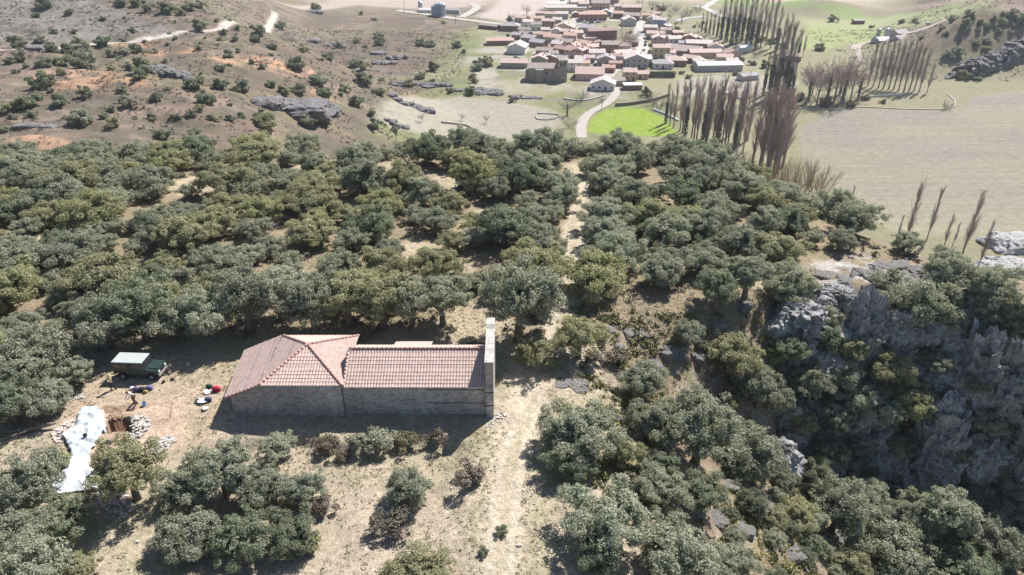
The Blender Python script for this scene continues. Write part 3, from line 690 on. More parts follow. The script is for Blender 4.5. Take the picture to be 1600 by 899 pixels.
for _ in range(3000):
    if _ == 0: nx = 0
    if nx >= 85: break
    y = rnd.uniform(175, 420); x = rnd.uniform(-.62 * y - 20, -45 - .05 * y)
    if not free(x, y, 2.5, 1.0) or fbm(np.array(x / 14), np.array(y / 14), 12, 3) < .45: continue
    z = float(Z(x, y)); u, v, d = proj((x, y, z + 1))
    if v > 228 or v < 22: continue
    if float(sdist(np.array([x]), np.array([y]), BEIGE)[0]) > -1: continue
    nx += 1; W = rnd.uniform(1.6, 4.2); USED.append((x, y, W / 2)); tn = rnd.choice(['dark green', 'grey-green', 'dark green', 'olive'])
    pl_ = 'on the upper left hillside' if v < 75 else 'around the orange soil' if v < 140 and u < 520 else 'near the beige field' if u > 560 else 'on the lower left hillside'
    plant(FAROAK, 'hillside_bush', (x, y, z), W, tn, '%s %s low bush %s' % ('tiny' if W < 2.4 else 'compact', tn, pl_), 'bush', 'evergreen bushes scattered over the hillsides', hs=rnd.uniform(.8, 1.0), parts=W > 3.5, sink=.3)

# ---- bare trees
def sliver(vs, fs, p, d, L, w, rng):
    s = np.cross(d, rng.normal(size=3)); s = s / (np.linalg.norm(s) + 1e-9) * w
    k = len(vs); vs += [p - s, p + s, p + d * L]; fs.append((k, k + 1, k + 2))
def bare_mesh(seed, form, mat, nb=60, tw=50):
    """unit-high bare tree: form 'poplar' (narrow, upright), 'round' (spreading), 'brush' (many stems)"""
    rng = np.random.default_rng(seed); vs, fs = [], []
    def branch(p, d, L, w, lvl):
        d = d / np.linalg.norm(d); sliver(vs, fs, p, d, L, w, rng); sliver(vs, fs, p, d, L, w, rng)
        if lvl == 0: return
        for _ in range(tw if lvl == 1 else 9):
            t = rng.uniform(.15, 1); q = p + d * L * t
            up = {'poplar': .9, 'round': .35, 'brush': .7}[form]
            dd = d + rng.normal(size=3) * ({'poplar': .30, 'brush': .33, 'round': .62}[form]) + np.array([0, 0, up * .45])
            branch(q, dd, L * rng.uniform(.25, .5), w * .5, lvl - 1)
    if form == 'poplar':
        for _ in range(nb):
            h = rng.uniform(.12, .93); a = rng.uniform(0, 6.28); sp = rng.uniform(.12, .30)
            branch(np.array([0, 0, h]), np.array([math.cos(a) * sp, math.sin(a) * sp, 1]), rng.uniform(.12, .32) * (1.15 - h * .6), .0012, 1)
    elif form == 'round':
        for _ in range(nb // 3):
            h = rng.uniform(.22, .4); a = rng.uniform(0, 6.28); e = rng.uniform(.3, 1.6)
            branch(np.array([0, 0, h]), np.array([math.cos(a), math.sin(a), e]), rng.uniform(.35, .58), .006, 2)
    else:
        for _ in range(nb // 2):
            a = rng.uniform(0, 6.28); e = rng.uniform(.2, .75); r = rng.uniform(0, .22)
            branch(np.array([math.cos(a) * r, math.sin(a) * r, 0]), np.array([math.cos(a) * e, math.sin(a) * e, 1]), rng.uniform(.5, .95), .006, 1)
    vs = np.array(vs)
    return mesh_np('crown', vs, np.arange(len(vs)), np.full(len(fs), 3), [mat])
def ptrunk_mesh(r=.011, top=.97, lean=0):
    mb = MB(); mb.tube([(0, 0, -.06), (.004, .003, .3), (-.003, .002, .65), (0, 0, top)], [r * 1.3, r, r * .6, r * .12], 6); return mb.mesh('trunk', MAT['ptrunk'], True)
POP = [(bare_mesh(400 + s, 'poplar', MAT['twig']), ptrunk_mesh()) for s in range(5)]
POPD = [(bare_mesh(410 + s, 'poplar', MAT['twig_dark']), ptrunk_mesh()) for s in range(3)]
RND = [(bare_mesh(420 + s, 'round', MAT['twig_dark'], 42, 16), ptrunk_mesh(.022, .5)) for s in range(3)]
RNDG = [(bare_mesh(430 + s, 'round', MAT['twig'], 42, 16), ptrunk_mesh(.02, .5)) for s in range(3)]
BRU = [(bare_mesh(440 + s, 'brush', MAT['twig_pale'], 40, 26), None) for s in range(3)]
BRUD = [(bare_mesh(450 + s, 'brush', MAT['twig_dark'], 40, 26), None) for s in range(2)]
def ivy_mesh(seed):
    rng = np.random.default_rng(seed); n = 700; h = rng.random(n) ** .8 * .55; a = rng.uniform(0, 6.28, n)
    r = .012 + .030 * rng.random(n) * (1 - h) + .02 * fbm(h * 12, a, seed, 2)
    P = np.stack([np.cos(a) * r, np.sin(a) * r, h], 1); N = np.stack([np.cos(a), np.sin(a), h * 0 + .3], 1) + rng.normal(size=(n, 3)) * .5
    return leaf_mesh('ivy', P, N / np.linalg.norm(N, axis=1, keepdims=True), np.full(n, .014), rng, MAT['ivy'])
IVY = [ivy_mesh(460), ivy_mesh(461)]
def bare(kinds, name, px, py, hpx, label, group, ivy=False, wide=1.0, cat='tree', lean=0.0):
    q, t = at(px, py); H = hpx * t / FPX / math.cos(math.atan2(CAM_H - q.z, q.y)) * .97
    cm, tm = kinds[rnd.randrange(len(kinds))]
    e = empty(name, q, rnd.uniform(0, 6.28), (H * wide, H * wide, H)); e.rotation_euler[1] = lean; tag(e, label, cat, group)
    link('crown', cm, e)
    if tm: link('trunk', tm, e)
    if ivy: link('ivy', rnd.choice(IVY), e)
    return e
pg = 'bare poplars lining the stream'
k = 0
rowa = [(1046,197,54),(1058,203,64),(1066,208,72),(1075,214,80),(1084,219,84),(1093,225,90),(1101,229,92),(1108,231,96),(1116,230,98),(1124,227,92),(1132,229,90),(1141,234,88),(1150,231,94),(1160,224,96),(1138,214,76),(1122,212,80),(1104,214,78),(1088,206,70),(1160,240,70),(1170,238,88)]
for i, (px, py, h) in enumerate(rowa[::2]): bare(POP, 'bare_poplar', px, py, h * .95, 'feathery pinkish bare poplar filling the row by the lime-green field', pg, wide=1.35)
for i, (px, py, h) in enumerate([(1040,193,58),(1052,200,66),(1062,205,74),(1070,212,80),(1080,216,88),(1088,222,92),(1097,228,95),(1104,230,90),(1112,232,98),(1120,228,100),(1128,226,88),(1136,232,92),(1146,236,80),(1154,226,100),(1168,220,90)]):
    bare(POP if i % 3 else POPD, 'bare_poplar', px, py, h, 'slender bare poplar in the row by the lime-green field', pg, ivy=i % 3 == 0)
for i, (px, py, h, w) in enumerate([(1185,268,120,1.7),(1197,275,128,1.9),(1208,278,122,1.8),(1176,255,96,1.5),(1222,262,104,1.7),(1202,262,118,1.7),(1190,258,106,1.6),(1214,270,120,1.9)]):
    bare(POP, 'bare_poplar', px, py, h, 'dense purplish bare poplar at the lower end of the row', pg, wide=w)
for i, (px, py, h) in enumerate([(1096,50,26),(1102,52,30),(1108,54,32),(1114,55,30),(1120,58,40),(1126,62,62),(1134,66,66),(1142,70,72),(1150,68,75),(1158,66,66),(1166,68,72),(1172,74,74),(1180,78,76),(1188,74,70),(1196,72,68),(1204,76,74),(1212,80,62),(1220,84,58),(1228,88,60),(1234,90,52),(1246,92,44),(1254,90,34)]):
    bare(POPD if i < 12 else POP, 'bare_poplar', px, py, h, ('ivy-dark' if i < 12 else 'tall bare') + ' poplar in the belt behind the village', 'poplars behind the village', ivy=i < 12 or i % 4 == 0, wide=1.15)
for i, (px, py, h) in enumerate([(1200,155,95),(1207,158,80),(1213,150,105),(1222,156,108),(1228,158,92),(1192,150,60),(1236,150,55)]):
    bare(POPD, 'bare_poplar', px, py, h, 'ivy-clad poplar before the white shed yard', 'ivy-clad poplars', ivy=True)
for i, (px, py, h) in enumerate([(1262,160,68),(1276,164,72),(1290,165,78),(1302,162,82),(1316,160,84),(1328,158,70),(1340,156,62),(1268,150,60),(1312,148,66)]):
    bare(RNDG, 'bare_tree', px, py, h, 'spreading grey bare tree in the belt above the big field', 'bare trees above the big field', wide=.75, ivy=i % 2 == 0)
for i, (px, py, h) in enumerate([(1356,134,62),(1364,136,66),(1372,138,68),(1380,139,72),(1388,140,70),(1396,140,72),(1404,142,74),(1412,144,76),(1420,143,72),(1428,142,62),(1436,144,62),(1448,146,44)]):
    bare(POPD if i % 3 == 0 else POP, 'bare_poplar', px, py, h, 'bare poplar in the cluster under the right hill', 'poplar cluster under the right hill', wide=1.2)
for px, py, h, w, lab in [(1412,386,98,1.1,'tallest lone bare poplar, left of the four by the field'),(1400,378,40,1.0,'short poplar sapling at the foot of the tallest lone one'),(1447,378,80,1.0,'second lone bare poplar from the left below the field'),(1500,408,105,1.1,'lone bare poplar with the bushiest twigs near the right'),(1474,388,50,1.4,'short bare poplar between the two lone tall ones'),(1527,420,72,1.0,'rightmost thin bare poplar beside the rock mound'),(1322,345,52,.8,'thin bare sapling at the upper edge of the wood'),(1488,385,36,1.2,'low bare sapling beside the bushiest lone poplar')]:
    bare(POPD if w < 1.1 else POP, 'bare_poplar', px, py, h, lab, 'lone bare poplars', wide=w * .9)
for i, (px, py, h) in enumerate([(1205,300,52),(1222,304,56),(1238,306,58),(1254,306,56),(1270,305,54),(1284,304,46),(1196,290,44)]):
    bare(BRU, 'bare_willow', px, py, h, 'pale orange bare willow thicket stem cluster below the poplars', 'pale bare willows', wide=.8, cat='bush')
for px, py, h, w, lab in [(886,182,32,1.1,'round bare dark tree beside the village lane'),(1106,290,30,1.5,'bare shrub below the poplar row'),(983,80,42,1.0,'grey bare tree on the village green'),(975,78,36,1.0,'smaller grey bare tree on the village green'),(760,193,16,1.0,'tiny bare tree left of the pair in the beige field'),(660,192,18,1.0,'thin bare tree in the beige field'),(722,190,14,1.0,'tiniest bare tree in the beige field'),(823,24,18,1.6,'bare tree cluster by the far barn'),(1065,35,22,1.4,'bare grey tree behind the blue-walled house'),(1045,62,22,1.2,'bare dark tree beside the ochre house'),(1150,148,30,1.1,'bare tree in front of the white shed'),(1120,160,28,1.2,'bare tree at the yard edge'),(1170,165,34,1.2,'bare tree behind the poplar row'),(1078,150,22,1.2,'bare tree above the stream bend'),(1380,120,30,1.2,'dark tree inside the cluster under the hill')]:
    bare(RND if 'dark' in lab else RNDG, 'bare_tree', px, py, h, lab, None, wide=w, ivy='dark tree' in lab)
for i, (px, py, h) in enumerate([(1010,160,14),(1020,166,16),(1030,172,18),(1000,155,10),(1260,165,18),(1280,166,20),(1300,168,20),(1320,166,20),(905,160,12),(915,150,10),(890,200,16),(1340,160,14),(1050,178,20),(940,160,8),(1480,172,14),(1150,250,22),(1164,262,24),(1090,20,12),(1075,25,14),(1120,86,14),(1140,88,12),(1180,90,14),(1210,96,14),(1230,100,16),(860,18,8),(925,9,12),(900,8,10),(960,10,14),(1040,16,12),(1055,20,14),(1020,12,12),(1000,8,10)]):
    bare(BRUD, 'stream_brush', px, py, h, 'dark leafless brush %s' % ('along the village backs' if py < 30 else 'by the village stream' if px < 1100 and py > 100 else 'below the poplar belt' if py < 130 else 'in the field-side hedge'), 'dark brush along the stream', wide=1.5, cat='bush')
# ---- garden trees and bushes of the village
VT = [(748,98,18),(762,92,22),(738,118,12),(815,100,8),(880,58,8),(893,100,7),(860,52,8),(903,50,8),(960,66,8),(990,66,8),(1016,80,8),(1018,98,14),(1042,100,9),(1065,112,10),(1075,118,12),(1000,134,9),(1010,142,16),(985,50,7),(1045,46,14),(1052,52,12),(1036,36,12),(1060,44,14),(796,30,12),(830,28,9),(898,118,7),(875,104,8),(936,50,8),(830,112,6),(1090,96,8),(1012,28,14),(1024,20,16),(1034,10,16),(1000,12,12),(880,4,14),(900,3,14),(920,2,14),(940,2,12),(865,6,10),(1080,62,16),(1096,66,14),(1110,70,16),(1120,76,16),(1146,82,14),(1160,90,12),(1176,96,14),(1196,100,16),(1216,108,18),(1230,112,16),(1250,150,18),(1290,158,20),(1330,160,20),(1012,148,10),(1352,150,16),(1380,158,10),(1224,70,14),(1206,62,16),(1190,60,14),(1172,56,14)]
for px, py, w in VT:
    q, W = at_crown(px, py, w * 1.1, .35)
    pl_ = 'beside the poplar belt' if px > 1070 and py < 125 else 'in the hedge above the big field' if px > 1200 else 'on the grass slope left of the village' if px < 790 else 'behind the last village houses' if py < 20 else 'in a village garden'
    plant(FAROAK, 'garden_tree', q, W, rnd.choice([(.6, .66, .6), (.75, .7, .55), (.8, .7, .6), (.7, .72, .75)]), '%s dark tree %s' % ('broad' if W > 5 else 'small', pl_), 'tree', 'garden trees of the village', parts=W > 4, sink=.3)
# ------------------------------------------------------------------ rocks and cliff
def rock_mesh(seed, rx, ry, rz, amp=.35, fr=1.0, nu=64, nv=48, square=.6, vert=.35, name='rock', mat=None):
    u = np.linspace(0, 2 * np.pi, nu, endpoint=False); v = np.linspace(-np.pi / 2, np.pi / 2, nv)
    U, V = np.meshgrid(u, v)
    f = lambda t: np.sign(t) * np.abs(t) ** square
    dx, dy, dz = f(np.cos(V)) * f(np.cos(U)), f(np.cos(V)) * f(np.sin(U)), f(np.sin(V))
    x, y, z = dx * rx, dy * ry, dz * rz
    n = ridge3((x + 37 + seed * 7) * .28 * fr, (y + 11) * .28 * fr, z * .28 * fr * vert, seed, 5)
    m = fbm3((x + 5) * .9 * fr, y * .9 * fr, z * .9 * fr, seed + 3, 3)
    d = 1 + amp * (n - .55) * 1.6 + amp * .5 * (m - .5)
    x, y, z = x * d, y * d, z * (1 + (d - 1) * .5)
    P = np.stack([x, y, z], -1).reshape(-1, 3)
    k = np.arange(nv - 1)[:, None] * nu + np.arange(nu)[None]; k2 = np.arange(nv - 1)[:, None] * nu + (np.arange(nu)[None] + 1) % nu
    q = np.stack([k, k2, k2 + nu, k + nu], -1).reshape(-1, 4)
    return mesh_np(name, P, q, np.full(len(q), 4), [mat or MAT['rock']], None, False)
def rock_row(name, p, r, seed, rz, mat, n):
    VV, FF, off = [], [], 0; rg = np.random.default_rng(seed)
    for i in range(n):
        t_ = (i + .5) / n * 2 - 1; m_ = rock_mesh(seed + i, r[0] / n * 1.5, r[1] * rg.uniform(.3, .7), r[2] * rg.uniform(.6, 1.2), .9, 1.6, 30, 18, .8, 1.2)
        v_ = np.empty(len(m_.vertices) * 3, np.float32); m_.vertices.foreach_get('co', v_); v_ = v_.reshape(-1, 3); an = rg.uniform(-.5, .5); v_ = np.stack([v_[:, 0] * math.cos(an) - v_[:, 1] * math.sin(an), v_[:, 0] * math.sin(an) + v_[:, 1] * math.cos(an), v_[:, 2]], 1)
        wx = p[0] + t_ * r[0] * math.cos(rz); wy = p[1] + t_ * r[0] * math.sin(rz) + rg.uniform(-.4, .4) * r[1]
        VV.append(v_ + np.array([wx - p[0], wy - p[1], float(Z(wx, wy)) - p[2]])); l_ = np.empty(len(m_.loops), np.int32); m_.loops.foreach_get('vertex_index', l_); FF.append(l_ + off); off += len(v_); bpy.data.meshes.remove(m_)
    FF = np.concatenate(FF); return link(name, mesh_np(name, np.concatenate(VV), FF, np.full(len(FF) // 4, 4), [mat]), None, p)
def rock(name, p, r, seed, label=None, cat='rock', group=None, rz=0, mat=None, kind=None, **k):
    o = link(name, rock_mesh(seed, *r, mat=mat, name=name, **k), None, p); o.rotation_euler = (0, 0, rz)
    return tag(o, label, cat if kind is None else None, group, kind)
BUT = [((33.0, 68.0, -8), (3.6, 2.2, 6.5), 'upper limestone step at the left end of the cliff'), ((34.5, 64.6, -15.5), (3.4, 2.2, 6.5), 'lower limestone face at the left end of the cliff'),
    ((38.6, 66.4, -8.0), (1.9, 2.6, 8.2), 'narrow limestone rib with a sunlit edge in the middle of the cliff'), ((39.4, 62.8, -17), (2.2, 2.2, 6.0), 'stump of rock below the narrow rib'),
    ((43.2, 66.0, -10.5), (2.6, 2.0, 7.5), 'recessed limestone buttress behind the rock pillar'), ((46.0, 60.6, -16.5), (2.1, 2.1, 8.0), 'freestanding rock pillar with a mossy top below the cliff'), ((42.6, 61.0, -19.0), (2.0, 1.7, 5.0), 'low broken rock left of the pillar foot'),
    ((50.0, 62.6, -10.5), (2.0, 2.6, 9.0), 'tall grey fluted buttress right of the rock pillar'), ((52.6, 60.6, -12.0), (1.8, 2.5, 9.0), 'second fluted buttress tight against the tall grey one'),
    ((55.8, 60.2, -14.5), (2.1, 2.8, 8.5), 'rounded buttress at the right end of the cliff'), ((58.2, 63.0, -8.0), (2.0, 2.5, 6.5), 'dark rock corner at the right edge of the photo'),
    ((30.6, 66.6, -9.5), (2.4, 2.4, 6.5), 'rounded rock corner between the gully and the cliff'), ((30.0, 62.5, -15), (2.4, 2.2, 5.5), 'lower rock corner beside the gully'), ((29.0, 68.0, -6.5), (2.2, 1.8, 4.0), 'low rock step at the head of the gully'), ((47.6, 66.6, -4.6), (3.0, 2.2, 3.4), 'broken rock shoulder on top of the buttresses'), ((36.0, 70.2, -2.2), (2.6, 1.6, 2.0), 'small lit ledge above the narrow rib'), ((51.5, 66.5, -4.2), (2.4, 1.8, 3.0), 'lit rock knob behind the tall grey buttress')]
for i, (p, r, lab) in enumerate(BUT):
    p = (p[0], p[1] - (2.4 if p[2] < -12 else .6), p[2])
    rock('rock_buttress', p, r, 10 + i, lab, 'cliff', 'limestone buttresses of the cliff', amp=.85, fr=2.6, nu=200, nv=170, square=.9, vert=.75)
kr = random.Random(9)
for i in range(46):
    px, py = kr.uniform(1215, 1565), kr.uniform(470, 735)
    q, t = at(px, py); s_ = kr.uniform(.7, 1.7); back = 2.6 if py > 500 else .5
    dd = (Vector(q) - Vector((0, 0, CAM_H))).normalized(); q = Vector(q) - dd * back
    where = ('high on the cliff' if py < 560 else 'halfway down the cliff' if py < 650 else 'low on the cliff') + (', left part' if px < 1330 else ', centre' if px < 1440 else ', right part')
    rock('rock_spur', q, (s_ * kr.uniform(.8, 1.3), s_ * 1.1, s_ * kr.uniform(.8, 1.8)), 300 + i, 'jutting limestone spur ' + where, 'rock', 'small limestone rocks jutting from the cliff', rz=kr.uniform(0, 3), amp=.9, fr=4.5, nu=56, nv=40, square=.9, vert=.8)
for i, (px, py, w, h) in enumerate([(1310, 500, 4, 1.2), (1345, 480, 3.2, 1.0), (1365, 455, 4.5, .9), (1395, 440, 4.5, .8), (1420, 428, 5, .8), (1450, 440, 4, .8), (1330, 520, 2.5, 1.5), (1290, 430, 3, .6), (1215, 490, 2.6, 1.0), (1160, 475, 2.2, .7), (1245, 470, 2.6, .9), (1470, 455, 3, .8), (1380, 470, 3, 1.1), (1300, 455, 3.5, 1.2), (1350, 430, 3, 1.0), (1375, 420, 3.4, 1.1), (1410, 460, 3, 1.0), (1435, 425, 3.2, 1.0), (1320, 440, 2.6, .9), (1355, 500, 3, 1.6), (1390, 490, 3, 1.2), (1335, 465, 3, 1.0), (1405, 415, 3, .8), (1006, 522, 1.3, .6), (1041, 549, 2.6, .8), (1092, 556, 1.8, .9), (968, 541, 1.2, .5), (1120, 510, 2.2, .8), (1020, 570, 1.8, .7), (905, 600, 1.8, .4)]):
    q, _ = at(px, py); rock('rock_slab', (q.x, q.y, q.z - h * .45), (w * .42, w * .3, h * .8), 40 + i, 'weathered pale limestone slab %s' % ('on the brown slope right of the track' if px < 1130 else 'on the cliff top left of the brink oaks' if px < 1270 else 'on the cliff top by the track side' if px < 1300 else 'on the cliff top' if py > 450 else 'between the brink oaks and the round oak'), 'rock', 'limestone slabs on the cliff top', rz=i * 1.3, amp=.8, fr=3.0, nu=90, nv=50, vert=1, mat=MAT['slab'])
for i, (px, py, w, h) in enumerate([(1062, 790, 2.2, .8), (1085, 800, 1.6, .7), (1120, 812, 1.8, .8), (960, 655, 1.4, .7), (975, 590, 1.5, .8), (880, 598, 1.6, .35), (905, 606, 1.4, .3), (1240, 870, 1.8, 1.2), (1190, 800, 2.2, 1.0), (1225, 760, 2.5, .8), (1160, 830, 1.6, .8), (985, 520, 1.6, .5), (1060, 555, 1.5, .5), (1090, 530, 1.3, .4), (950, 515, 1.2, .4), (1555, 885, 1.6, 1.6), (1310, 840, 1.5, 1.0), (1140, 760, 1.5, .7)]):
    q, _ = at(px, py); rock('boulder', (q.x, q.y, q.z - h * .2), (w * .5, w * .4, h * .6), 60 + i, 'grey limestone boulder %s' % ('on the slope near the dirt track' if px < 1000 and py < 700 else 'half buried in the brown slope left of the cliff' if py < 600 else 'among the oaks of the lower right slope'), 'rock', 'boulders on the right slope', rz=i * .9, amp=.6, fr=4, nu=40, nv=26, vert=1, mat=MAT['slab'])
for i, (px, py, wpx, hpx, lab) in enumerate([
    (465, 172, 88, 20, 'large rounded grey outcrop on the lower left hillside'), (420, 162, 45, 14, 'left shoulder of the large grey outcrop'), (510, 172, 36, 12, 'right tail of the large grey outcrop'),
    (255, 110, 42, 9, 'dark layered ledge above the orange soil'), (278, 118, 44, 8, 'lower dark layered ledge above the orange soil'), (488, 65, 24, 7, 'small grey outcrop on the hill brow'), (525, 72, 30, 6, 'flat outcrop right of the small brow outcrop'),
    (592, 84, 22, 6, 'grey rocks below the two hill brow bushes'), (620, 92, 30, 6, 'low grey ledge left of the green slope'), (600, 100, 34, 5, 'long thin ledge below the grey rocks'), (660, 134, 90, 7, 'long rock step over the beige field'), (740, 142, 80, 6, 'long rock step below the church meadow'),
    (640, 164, 70, 6, 'rocky terrace edge inside the beige field'), (620, 194, 34, 6, 'dark stones at the wood edge'), (820, 153, 50, 5, 'thin rock band below the church'), (765, 148, 40, 5, 'rock band left of the church meadow'), (55, 76, 26, 8, 'grey rocks beside the pale hillside track'), (490, 20, 26, 6, 'pale rocks on the upper brow'),
    (75, 200, 24, 8, 'reddish boulder row at the left hillside foot'), (40, 198, 30, 7, 'stone heap at the left edge of the hillside')]):
    q, t = at(px, py); w = wpx * t / FPX; h = hpx * t / FPX
    if wpx / hpx > 4.4:
        tag(rock_row('rock_ledge', (q.x, q.y, q.z), (w * .5, h * 2.2, h * .7), 180 + 9 * i, -.12, MAT['rock_far'], 7), lab, 'rock', 'outcrops on the far hillsides'); continue
    rock('rock_outcrop', (q.x, q.y, q.z - h * .15), (w * .5, w * .2 + h * .6, h * .75), 80 + i, lab, 'rock', 'outcrops on the far hillsides', mat=MAT['rock_far'], amp=.55, fr=.8, nu=72, nv=36, vert=1.6)
for i, (px, py, w, h, an) in enumerate([(1530, 105, 70, 24, .5), (1490, 118, 30, 12, .4), (1570, 88, 60, 22, .5), (1600, 70, 60, 18, .4)]):
    q, t = at(px, py); s = t / FPX
    rock('rock_outcrop', (q.x, q.y, q.z - 1), (w * s * .55, w * s * .22, h * s * .6), 110 + i, ['long dark crag slanting down the right hill', 'low end of the dark crag on the right hill', 'upper middle of the dark crag on the right hill', 'top of the dark crag at the right edge'][i], 'rock', 'crag on the right hill', rz=an, mat=MAT['rock_far'], amp=.95, fr=.9, nu=110, nv=60, square=.95, vert=1.2)
q, t = at(1590, 385); rock('rock_outcrop', (q.x, q.y, q.z - 2), (9, 6, 5), 120, 'dark rock mound at the right edge beside the big field', 'rock', None, amp=.5, fr=.8)
q, t = at(1575, 425); rock('rock_outcrop', (q.x, q.y, q.z - 2), (8, 5, 5), 121, 'lower dark rock mound behind the far right oaks', 'rock', None, amp=.5, fr=.8)

# ------------------------------------------------------------------ chapel
def stonemat(name, base, sc=1.0, flatv=.75):
    t = NT(name, .92, .2); p = t.obj()
    br = t.n('ShaderNodeTexVoronoi'); br.feature = 'DISTANCE_TO_EDGE'; br.inputs['Scale'].default_value = 4.2 * sc
    vc = t.n('ShaderNodeTexVoronoi'); vc.inputs['Scale'].default_value = 4.2 * sc
    w = t.n('ShaderNodeVectorMath', operation='ADD'); nz = t.n('ShaderNodeTexNoise'); nz.inputs['Scale'].default_value = 1.2
    pp = t.scale(p, (.8, .8, 1.5)); t.l(pp, nz.inputs['Vector']); sc_ = t.n('ShaderNodeVectorMath', operation='SCALE'); sc_.inputs[3].default_value = .25
    t.l(nz.outputs['Color'], sc_.inputs[0]); t.l(pp, w.inputs[0]); t.l(sc_.outputs[0], w.inputs[1]); t.l(w.outputs[0], br.inputs['Vector']); t.l(w.outputs[0], vc.inputs['Vector'])
    sp = t.n('ShaderNodeSeparateColor'); t.l(vc.outputs['Color'], sp.inputs[0])
    c = t.mix(sp.outputs[0], tuple(v * .62 for v in base), tuple(v * 1.25 for v in base))
    c = t.mix(t.math('MULTIPLY', sp.outputs[1], .35), c, (.36, .25, .17))
    c = t.mix(t.ramp(br.outputs['Distance'], [(.0, 1), (.07, 0)]), c, tuple(min(1, v * 1.35) for v in base))
    c = t.mix(1.0, c, t.ramp(t.noise(p, .5, 5), [(.3, .75), (.7, 1.2)]), 'MULTIPLY')
    t.col(c); t.bump(br.outputs['Distance'], .8, .06); return t.m
MAT['stone'] = stonemat('rubble_masonry', (.385, .36, .335))
MAT['ashlar'] = stonemat('pale_ashlar', (.46, .44, .41), 2.2)
def tilemat(name, c1, c2, c3):
    t = NT(name, .8, .25); p = t.obj(); v = t.n('ShaderNodeTexVoronoi'); v.inputs['Scale'].default_value = 3.6; t.l(p, v.inputs['Vector'])
    sp = t.n('ShaderNodeSeparateColor'); t.l(v.outputs['Color'], sp.inputs[0])
    c = t.mix(sp.outputs[0], c1, c2); c = t.mix(t.ramp(t.noise(p, .7, 5), [(.5, 0), (.8, .35)]), c, c3)
    return t.col(c)
MAT['tile'] = tilemat('clay_tiles', (.41, .30, .26), (.49, .37, .325), (.38, .31, .27))
MAT['ridge'] = tilemat('red_ridge_tiles', (.40, .22, .19), (.46, .29, .25), (.38, .26, .22))
MAT['bluegrey'] = flat('mortar_patch', (.22, .24, .28))
def tile_plane(name, parent, a, b, c_up, pg, mat):
    """corrugated clay tiles on the plane a->b (eave) and a->c_up (slope), clipped to polygon pg given in (u, v) metres"""
    a, b, c_up = Vector(a), Vector(b), Vector(c_up); eu = (b - a).normalized(); n = eu.cross(c_up - a).normalized(); ev = n.cross(eu)
    if n.z < 0: n = -n; ev = -ev
    pg = np.array(pg); u0, v0 = pg.min(0); u1, v1 = pg.max(0)
    uu = np.arange(u0, u1 + .001, .0425); vv = np.concatenate([[k * .36 + v0, k * .36 + v0 + .17, k * .36 + v0 + .345] for k in range(int((v1 - v0) / .36) + 1)]); vv = vv[vv <= v1 + .02]
    U, V = np.meshgrid(uu, vv)
    ph = (U % .255) / .255; h = .055 * np.abs(np.cos(np.pi * ph)) ** .8 * 1.0
    fr = ((V - v0) % .36) / .36; h = h + .035 * (1 - fr) - .0 + .008 * (h2(np.floor(U / .255), np.floor((V - v0) / .36), 5) - .5)
    q = np.array(a)[None, None] + U[..., None] * np.array(eu) + V[..., None] * np.array(ev) + h[..., None] * np.array(n)
    nu_, nv_ = len(uu), len(vv)
    k = np.arange(nv_ - 1)[:, None] * nu_ + np.arange(nu_ - 1)[None]
    cu = (U[:-1, :-1] + U[1:, 1:]) / 2; cv = (V[:-1, :-1] + V[1:, 1:]) / 2
    ins = sdist(cu.ravel(), cv.ravel(), pg) > -.02
    f = np.stack([k, k + 1, k + nu_ + 1, k + nu_], -1).reshape(-1, 4)[ins]
    return link(name, mesh_np(name, q.reshape(-1, 3), f, np.full(len(f), 4), [mat], None, False), parent)
def ridge_row(name, parent, a, b, mat, r=.13, seg=.4):
    a, b = Vector(a), Vector(b); L = (b - a).length; mb = MB(); n = int(L / seg) + 1; d = (b - a) / n
    for i in range(n): mb.tube([a + d * i, a + d * (i + 1.08)], [r, r * .82], 8)
    return mb.build(name, mat, parent, True)
ch = empty('stone_chapel', (-12.7, 50.5, 0)); tag(ch, 'rubble stone chapel with clay tiled hipped apse, long nave and tall end wall', 'chapel')
ox, oy = 12.7, -50.5
def L(x, y, z): return (x + ox, y + oy, z)
# apse block walls: polygonal prism whose top follows the roof
mb = MB(); zb = -.6
fl = [(-23.75, 47.35, 2.1), (-20.85, 47.35, 3.35), (-14.35, 47.35, 3.35), (-14.35, 54.2, 3.35), (-20.85, 54.2, 3.35), (-24.3, 53.9, 2.1)]
def wallprism(mb, pts, top_extra=0):
    n = len(pts); vs = [L(x, y, zb) for x, y, z in pts] + [L(x, y, z) for x, y, z in pts]
    mb.add(vs, [(i, (i + 1) % n, n + (i + 1) % n, n + i) for i in range(n)] + [tuple(range(n, 2 * n)), tuple(range(n))[::-1]])
wallprism(mb, fl); mb.build('wall', MAT['stone'], ch)
# nave walls with gable up to the ridge
mb = MB(); yz = [(47.6, zb), (47.6, 3.12), (50.5, 4.52), (53.3, 2.9), (53.3, zb)]
mb.prism([(y + oy, z) for y, z in yz], -14.3 + ox, -2.21 + ox, 'x'); mb.build('wall', MAT['stone'], ch)
